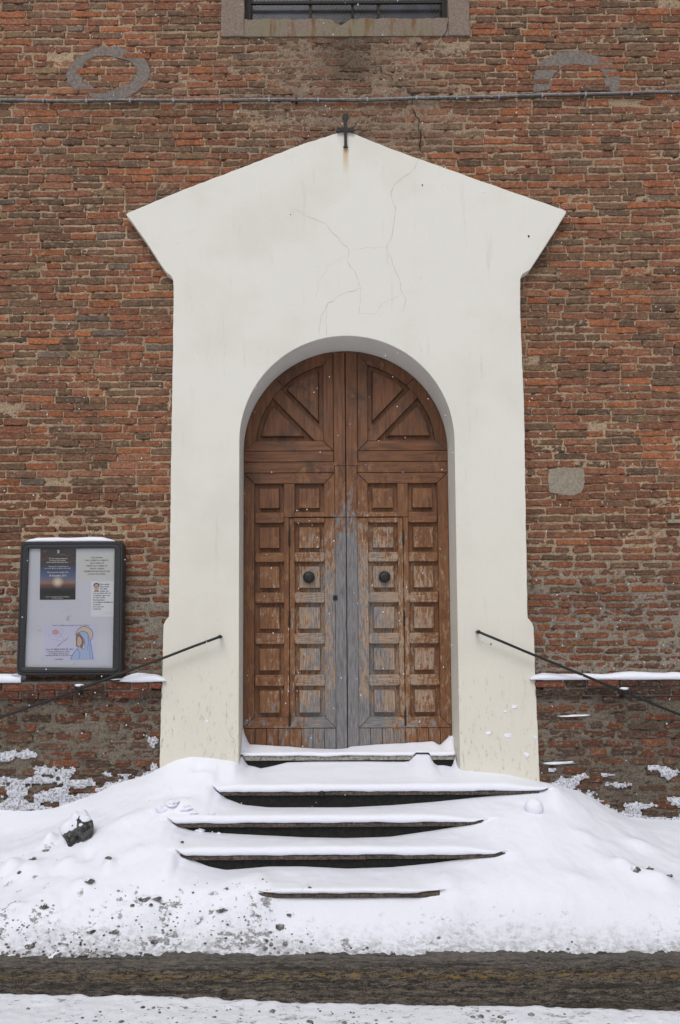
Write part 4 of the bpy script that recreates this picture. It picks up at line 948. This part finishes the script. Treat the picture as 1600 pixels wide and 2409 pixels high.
# ------------------------------------------------------------------ cross and conduit
p = at(*F(797, 340), YP - .02); q = at(*F(797, 262), YP - .02); H = q.z - p.z; cx = p.x
ca = p.z + H * .52
half = [(.021, 0), (.0135, .02), (.0125, H * .25), (.015, H * .47), (.035, H * .47), (.058, H * .455), (.072, H * .44), (.083, H * .515), (.076, H * .585), (.062, H * .60), (.05, H * .575), (.016, H * .575), (.014, H * .72), (.019, H * .80), (.030, H * .86), (.029, H * .93), (.017, H * .985), (0, H)]
poly = [(cx + a, p.z + b) for a, b in half] + [(cx - a, p.z + b) for a, b in half[::-1][1:]]
bm = bmesh.new(); vs = [bm.verts.new((x, YP - .026, z)) for x, z in poly]; f_ = bm.faces.new(vs); ex = bmesh.ops.extrude_face_region(bm, geom=[f_])
for g_ in ex['geom']:
    if isinstance(g_, bmesh.types.BMVert): g_.co.y = YP - .010
bmesh.ops.triangulate(bm, faces=[f for f in bm.faces if len(f.verts) > 4]); bmesh.ops.recalc_face_normals(bm, faces=bm.faces)
me = bpy.data.meshes.new('arms'); bm.to_mesh(me); bm.free(); me.materials.append(M['cross'])
cr_ = empty('iron_cross', (cx, YP, p.z)); tag(cr_, 'small dark iron cross fixed to the tip of the white gable', 'cross')
o = bpy.data.objects.new('arms', me); SC.collection.objects.link(o); o.parent = cr_; o.location = -Vector(cr_.location)
o = MB().tube([(cx, YP - .012, p.z + .02), (cx, YP + .01, p.z + .02)], .006, 8).build('pin', M['cross'], cr_); o.location = -Vector(cr_.location)
pts = [(-420, 231), (0, 229), (150, 231), (300, 230), (450, 230), (620, 228), (790, 229), (960, 225), (1100, 222), (1250, 218), (1400, 214), (1568, 210), (1980, 203)]
pw = [at(*F(*q_), -.032) for q_ in pts]
cond = empty('conduit_pipe', pw[1]); tag(cond, 'thin grey conduit running level across the brick wall above the portal', 'conduit'); cl_ = -Vector(cond.location)
path = []
for i in range(len(pw) - 1):
    for t in range(6): v = pw[i].lerp(pw[i + 1], t / 6); v.z += random.uniform(-.003, .003); path.append(v)
path.append(pw[-1])
o = MB().tube(path, .0085, 8).build('pipe', M['pipe'], cond, True); o.location = cl_
o = MB().tube([v + Vector((0, .004, -.017)) for v in path], .005, 6).build('cable', M['iron'], cond, True); o.location = cl_
for i, v in enumerate(path[2::4]):
    o = MB().box(v.x - .008, v.x + .008, v.y - .012, .01, v.z - .024, v.z + .0125).build('clip', M['pipe'], cond); o.location = cl_
v = at(*F(683, 228), -.036); o = MB().box(v.x - .009, v.x + .009, v.y - .015, .01, v.z - .03, v.z + .035).build('clip', M['iron'], cond); o.location = cl_
# ------------------------------------------------------------------ notice board
YB0, YB1 = -.06, -.17
def bq(pts, y): return [xz(z5(*p), y) for p in pts]
def rcorner(P, r, n=5):
    out = []
    for i in range(4):
        a, b, c_ = Vector(P[i - 1]), Vector(P[i]), Vector(P[(i + 1) % 4]); d1, d2 = (a - b).normalized(), (c_ - b).normalized()
        for k in range(n + 1):
            t = k / n; p0, p1, p2 = b + d1 * r, b, b + d2 * r; out.append(tuple(p0 * (1 - t) ** 2 + p1 * 2 * t * (1 - t) + p2 * t * t))
    return out
ow = bq([(140, 1305), (1066, 1303), (1082, 122), (180, 124)], YB1)
iw = bq([(205, 1230), (988, 1238), (1007, 184), (245, 187)], YB1)
cw = np.mean(ow, 0)
board = empty('notice_board', (cw[0], -.08, ow[0][1])); tag(board, 'dark framed glazed notice board standing on the wall ledge', 'notice board'); bloc = -Vector(board.location)
def bput(m, name, mat, smooth=False): o = m.build(name, M[mat], board, smooth); o.location = bloc; return o
O = rcorner(ow, .055); G1 = [tuple(Vector(p) + (Vector(cw) - Vector(p)).normalized() * .03) for p in O]; I = rcorner(iw, .004); n = len(O)
G2 = [tuple(Vector(p) + (Vector(cw) - Vector(p)).normalized() * .006) for p in G1]
m = MB(); rings = [(O, YB0), (O, YB1 + .012), ([tuple(Vector(p) + (Vector(cw) - Vector(p)).normalized() * .012) for p in O], YB1), (G1, YB1)]
V = [(x, y, z) for P, y in rings for x, z in P]; m.add(V, [(l * n + i, l * n + (i + 1) % n, (l + 1) * n + (i + 1) % n, (l + 1) * n + i) for l in range(3) for i in range(n)])
bput(m, 'case', 'frame'); bput(MB().box(cw[0] - .3, cw[0] + .3, YB0, .0, ow[0][1] + .1, ow[2][1] - .1), 'mount', 'frame')
m = MB(); rings = [(G1, YB1), (G1, YB1 + .008), (G2, YB1 + .008), (G2, YB1 - .001)]; V = [(x, y, z) for P, y in rings for x, z in P]; m.add(V, [(l * n + i, l * n + (i + 1) % n, (l + 1) * n + (i + 1) % n, (l + 1) * n + i) for l in range(3) for i in range(n)]); bput(m, 'groove', 'gap')
m = MB(); rings = [(G2, YB1 - .001), ([tuple(Vector(a) * .5 + Vector(b) * .5) for a, b in zip(G2, I)], YB1 - .003), (I, YB1 + .002), (I, YB1 + .05)]; V = [(x, y, z) for P, y in rings for x, z in P]; m.add(V, [(l * n + i, l * n + (i + 1) % n, (l + 1) * n + (i + 1) % n, (l + 1) * n + i) for l in range(3) for i in range(n)]); bput(m, 'frame', 'frame')
YK = YB1 + .04
ix0 = min(p[0] for p in iw) - .01; ix1 = max(p[0] for p in iw) + .01; iz0 = min(p[1] for p in iw) - .01; iz1 = max(p[1] for p in iw) + .01
bput(MB().box(ix0, ix1, YK, YK + .01, iz0, iz1), 'backing', 'board'); bput(MB().prism(inset(iw, -.003), YB1 + .014, YB1 + .010), 'glass', 'glass')
s0 = at(*z5(245, 120), -.1); s1 = at(*z5(1020, 120), -.1)
tz = max(p[1] for p in ow)
strip('snow_cap', s0.x, s1.x, -.015, YB1 + .01, tz - .004, .046, 'rounded snow cap on top of the notice board', 12, (.09, .12))
def text(m, body, cx, cz, w, y, h=None, ang=0, align='c'):
    cu = bpy.data.curves.new('t', 'FONT'); cu.body = body; cu.resolution_u = 1; cu.offset = .022
    ob = bpy.data.objects.new('t', cu); SC.collection.objects.link(ob); bpy.context.view_layer.update()
    me = ob.evaluated_get(bpy.context.evaluated_depsgraph_get()).to_mesh(); V = [v.co.copy() for v in me.vertices]; Fc = [tuple(p.vertices) for p in me.polygons]
    SC.collection.objects.unlink(ob); bpy.data.objects.remove(ob); bpy.data.curves.remove(cu)
    if not V: return
    x0 = min(v.x for v in V); x1 = max(v.x for v in V); k = w / (x1 - x0); kz = (h / .72) if h else k
    ca, sa = math.cos(ang), math.sin(ang); out = []
    for v in V:
        a = (v.x - (x0 + x1) / 2) * k if align == 'c' else (v.x - x0) * k; b = (v.y - .35) * kz
        out.append((cx + a * ca - b * sa, y, cz + a * sa + b * ca))
    m.add(out, Fc)
def paper(name, quad, y, mat, label, cat):
    P = bq(quad, y); root = empty(name, (P[0][0], y, P[0][1])); tag(root, label, cat)
    o = MB().prism(P, y + .0012, y).build('sheet', mat if not isinstance(mat, str) else M[mat], root); o.location = -Vector(root.location); return root
def lettering(root, rows_, y, mat, name='lettering'):
    for (body, zx, zy, wz, hz, *ex_) in rows_:
        m = MB()
        p = xz(z5(zx, zy), y); p2 = xz(z5(zx + wz, zy), y); ph = abs(xz(z5(zx, zy + hz), y)[1] - p[1])
        text(m, body, p[0], p[1], p2[0] - p[0], y, ph, ex_[0] if ex_ else 0, ex_[1] if len(ex_) > 1 else 'c')
        o = m.build(name, M[mat], root); o.location = -Vector(root.location)
YS = YK - .002; YT = YS - .0008
# dusk poster: printed gradient
n = Nd('poster_print'); tc = n.n.new('ShaderNodeTexCoord').outputs['Generated']; gx_, gy_, gz_ = n.xyz(tc)
c = n.ramp(gz_, (.0, lin((16, 14, 20))), (.2, lin((30, 26, 38))), (.29, lin((110, 74, 72))), (.33, lin((176, 120, 92))), (.40, lin((112, 118, 150))), (.5, lin((74, 96, 138))), (.64, lin((48, 62, 92))), (.7, lin((44, 46, 58))), (.78, lin((58, 36, 32))), (.86, lin((44, 32, 34))), (1., lin((30, 27, 34))))
st2 = n.noise(7, 4, .6, tc, sc=(.5, 1, 3)); c = n.mix(n.math('MULTIPLY', n.mr(st2, .55, .66), n.mr(gz_, .68, .75)), c, lin((150, 74, 48)))
dd = n.math('SQRT', n.math('ADD', n.math('POWER', n.math('SUBTRACT', gx_, .5), 2), n.math('POWER', n.math('MULTIPLY', n.math('SUBTRACT', gz_, .35), 1.5), 2)))
c = n.mix(n.mr(dd, .20, .02), c, lin((246, 226, 196))); n.col(c, .5, .4)
A = paper('poster', [(349, 639), (663, 637), (669, 191), (355, 192)], YS, n.m, 'dark dusk-sky poster with white lettering and a crowd silhouette', 'poster')
lettering(A, [('XI Convocazione Regionale', 512, 275, 165, 12), ('Dei Gruppi e delle Comunità', 505, 293, 145, 11), ('del Rinnovamento nello Spirito Santo', 502, 309, 190, 11), ('“Chiunque fa la volontà del Padre mio', 512, 345, 180, 10), ('che è nei cieli, egli è per me fratello, sorella e madre”', 508, 361, 236, 10),
              ('Il Rinnovamento, famiglia di Dio', 510, 396, 190, 12), ('18 dicembre 2011', 508, 425, 150, 18), ('Centro Fiera Reggio Emilia, Via Filangieri', 505, 612, 210, 8), ('Pieve di Cento (BO)', 505, 625, 92, 7)], YT, 'ink_white')
m = MB(); rr2 = random.Random(2)
for i in range(26):
    zx = 356 + i * 11.8 + rr2.uniform(-4, 4); hh = rr2.uniform(.018, .036); x, z = xz(z5(zx, 575 + rr2.uniform(-6, 10)), YT); w = rr2.uniform(.004, .007)
    m.prism([(x - w, z - .012), (x + w, z - .012), (x + w, z + hh * .7), (x + w * .5, z + hh), (x - w * .5, z + hh), (x - w, z + hh * .7)], YT + .0004, YT)
o = m.build('crowd_print', M['ink'], A); o.location = -Vector(A.location)
x, z = xz(z5(513, 215), YT); o = MB().prism(rect(x - .009, x + .009, z - .014, z + .014), YT + .0004, YT).build('emblem', M['paper_grey'], A); o.location = -Vector(A.location)
Bp = paper('prayer_notice', [(686, 456), (1000, 457), (1003, 226), (689, 226)], YS, 'paper_grey', 'grey white typed notice of seven centred capital lines', 'notice')
lettering(Bp, [('OGNI GIORNO', 852, 268, 108, 13), ("DAL LUNEDI' AL SABATO", 852, 292, 202, 13), ('ALLE ORE 6,30', 852, 316, 124, 13), ('PRESSO LA CHIESA DI', 850, 340, 180, 13), ('SANTA CHIARA', 852, 364, 128, 13), ('CELEBRAZIONE DELLE LODI', 850, 388, 232, 13), ('CON LECTIO DIVINA', 848, 412, 158, 13)], YT, 'ink')
Cp = paper('prayer_card', [(797, 786), (997, 788), (1001, 476), (802, 475)], YS - .0012, 'paper', 'white prayer card with a small portrait and left-set black lines', 'card')
YT2 = YT - .0012
lettering(Cp, [('Fate quello', 880, 502, 82, 13, 0, 'l'), ('che potete', 880, 522, 78, 13, 0, 'l'), ('Dio farà', 880, 541, 62, 13, 0, 'l'), ('quello che', 880, 561, 74, 13, 0, 'l'), ('non possiamo far noi', 820, 580, 155, 13, 0, 'l'), ('Confidate ogni cosa', 820, 600, 145, 13, 0, 'l'), ('in Gesù Cristo', 818, 619, 108, 13, 0, 'l'), ('Sacramentato', 818, 639, 104, 13, 0, 'l'), ('ed in Maria Ausiliatrice', 818, 659, 176, 13, 0, 'l'), ('e vedrete', 817, 679, 68, 13, 0, 'l'), ('che cosa sono', 817, 698, 98, 13, 0, 'l'), ('i miracoli.', 816, 718, 74, 13, 0, 'l'), ('................................', 945, 752, 90, 8)], YT2, 'ink')
def flat(root, name, pts, y, mat):
    o = MB().prism([xz(z5(*p), y) for p in pts], y + .0003, y).build(name, mat, root); o.location = -Vector(root.location)
def ell(cx_, cy_, rx_, ry_, n=16, a0=0, a1=6.2832): return [(cx_ + rx_ * math.cos(a0 + (a1 - a0) * k / n), cy_ + ry_ * math.sin(a0 + (a1 - a0) * k / n)) for k in range(n)]
skin = plain('print_skin', (222, 188, 170), .8)
flat(Cp, 'portrait_hair', ell(848, 514, 27, 24), YT2, M['ink']); flat(Cp, 'portrait_face', ell(848, 530, 22, 31), YT2 - .0005, skin)
flat(Cp, 'portrait_eyes', [(834, 524), (862, 524), (862, 528), (834, 528)], YT2 - .001, M['ink']); flat(Cp, 'portrait_collar', [(822, 566), (874, 566), (866, 558), (830, 558)], YT2, M['ink'])
Dp = paper('drawing_sheet', [(383, 1171), (843, 1172), (851, 850), (389, 852)], YS, plain('print_lilac', (226, 224, 246), .8), 'pale lilac sheet with a drawn dove and a haloed figure in a blue veil', 'poster')
lettering(Dp, [('Vieni o re Signore, manda il tuo Santo Spirito', 622, 862, 325, 9), ('Il gruppo RnS', 435, 1073, 62, 11), ('si incontra nella chiesa di S. Chiara,', 515, 1093, 200, 11), ('in via Galuppi a Pieve di Cento', 517, 1110, 170, 11), ('ogni Mercoledì dalle 21,15 alle 22,30 circa', 517, 1126, 236, 11), ('...vi aspettiamo!', 515, 1158, 82, 12), ('Tina', 760, 1134, 34, 9), ('Info 051 97', 748, 1152, 90, 9), ('Luminosa di gioia', 548, 1010, 118, 9, R(38))], YT, 'ink')
lettering(Dp, [('“MARIA PORTA DEL CIELO”', 562, 1073, 180, 15)], YT, 'ink_blue', 'lettering')
pb = plain('print_blue', (186, 206, 240), .8); pd = plain('print_outline', (104, 124, 196), .8); hl = plain('print_halo', (226, 214, 192), .8); ho = plain('print_halo_line', (120, 112, 96), .8); hr = plain('print_hair', (146, 112, 84), .8); pk = plain('print_pink', (222, 176, 184), .8)
flat(Dp, 'halo_print', ell(742, 945, 77, 74, 28), YT + .0004, ho); flat(Dp, 'halo_print', ell(742, 945, 72, 69, 28), YT - .0001, hl)
flat(Dp, 'veil_print', [(615, 1162), (650, 1095), (690, 1050), (708, 1045), (745, 1075), (740, 990), (690, 930), (670, 960), (668, 940), (695, 920), (735, 912), (768, 925), (785, 965), (800, 1010), (812, 1090), (822, 1162)], YT - .0006, pd)
flat(Dp, 'veil_print', [(622, 1160), (655, 1098), (692, 1054), (708, 1050), (748, 1082), (746, 990), (695, 926), (735, 917), (764, 929), (781, 967), (795, 1010), (807, 1090), (815, 1160)], YT - .0011, pb)
flat(Dp, 'hair_print', [(668, 1050), (666, 970), (690, 935), (725, 965), (738, 1010), (722, 1075), (700, 1050)], YT - .0014, hr)
flat(Dp, 'face_print', [(676, 1030), (680, 975), (695, 955), (716, 985), (718, 1020), (700, 1048), (684, 1042)], YT - .0018, skin)
for pl2 in ([(770, 960), (776, 1010), (765, 1080), (768, 1080), (781, 1010), (774, 960)], [(790, 1020), (785, 1090), (795, 1155), (798, 1155), (789, 1090), (794, 1020)], [(680, 1075), (700, 1110), (695, 1155), (699, 1155), (705, 1110), (684, 1072)]): flat(Dp, 'fold_print', pl2, YT - .0018, pd)
dm_ = MB()
for a, b in (((430, 940), (450, 980)), ((450, 980), (500, 990)), ((500, 990), (520, 1005)), ((520, 1005), (545, 1000)), ((545, 1000), (556, 975)), ((556, 975), (540, 955)), ((540, 955), (550, 920)), ((550, 920), (545, 890)), ((545, 890), (528, 878)), ((528, 950), (515, 965)), ((515, 965), (470, 955)), ((470, 955), (430, 940)), ((540, 955), (520, 930)), ((520, 930), (522, 900))):
    pa, pb2 = xz(z5(*a), YT), xz(z5(*b), YT); ribbon(dm_, [pa, pb2], YT, .008)
o = dm_.build('dove_print', pd, Dp); o.location = -Vector(Dp.location)
flat(Dp, 'glow_print', ell(487, 922, 30, 24), YT + .0003, pk)
a_, b_ = at(1572, 1222, -.03), at(1602, 1230, -.03); c_, d_ = at(1580, 1206, -.03), at(1587, 1222, -.03)
wb = empty('wall_bracket', (a_.x, 0, b_.z)); tag(wb, 'little white bracket screwed to the brick wall', 'bracket')
for nm, q in (('foot', (a_.x, b_.x, -.03, .0, b_.z, a_.z)), ('upright', (c_.x, d_.x, -.028, .0, a_.z + .001, c_.z))):
    o = MB().box(*q).build(nm, M['cement_pale'], wb); o.location = -Vector(wb.location)
# ------------------------------------------------------------------ falling snow
fl = MB(); rr3 = random.Random(21)
V0, F0 = clump(1, (0, 0, 0), 1, 1, 1, 1, .4)
for i in range(900):
    y = -.25 - rr3.random() ** 1.4 * 3.2; x = rr3.uniform(-3.6, 3.6); z = rr3.uniform(.9, 7.8); s_ = rr3.uniform(.0024, .0058) * (1 + y / 9)
    fl.add([(x + v[0] * s_, y + v[1] * s_, z + v[2] * s_ * rr3.uniform(1, 1.3)) for v in V0], F0)
o = fl.build('falling_snow', M['snow_clean']); tag(o, 'small white snowflakes falling in front of the wall', 'snowflakes', kind='stuff')
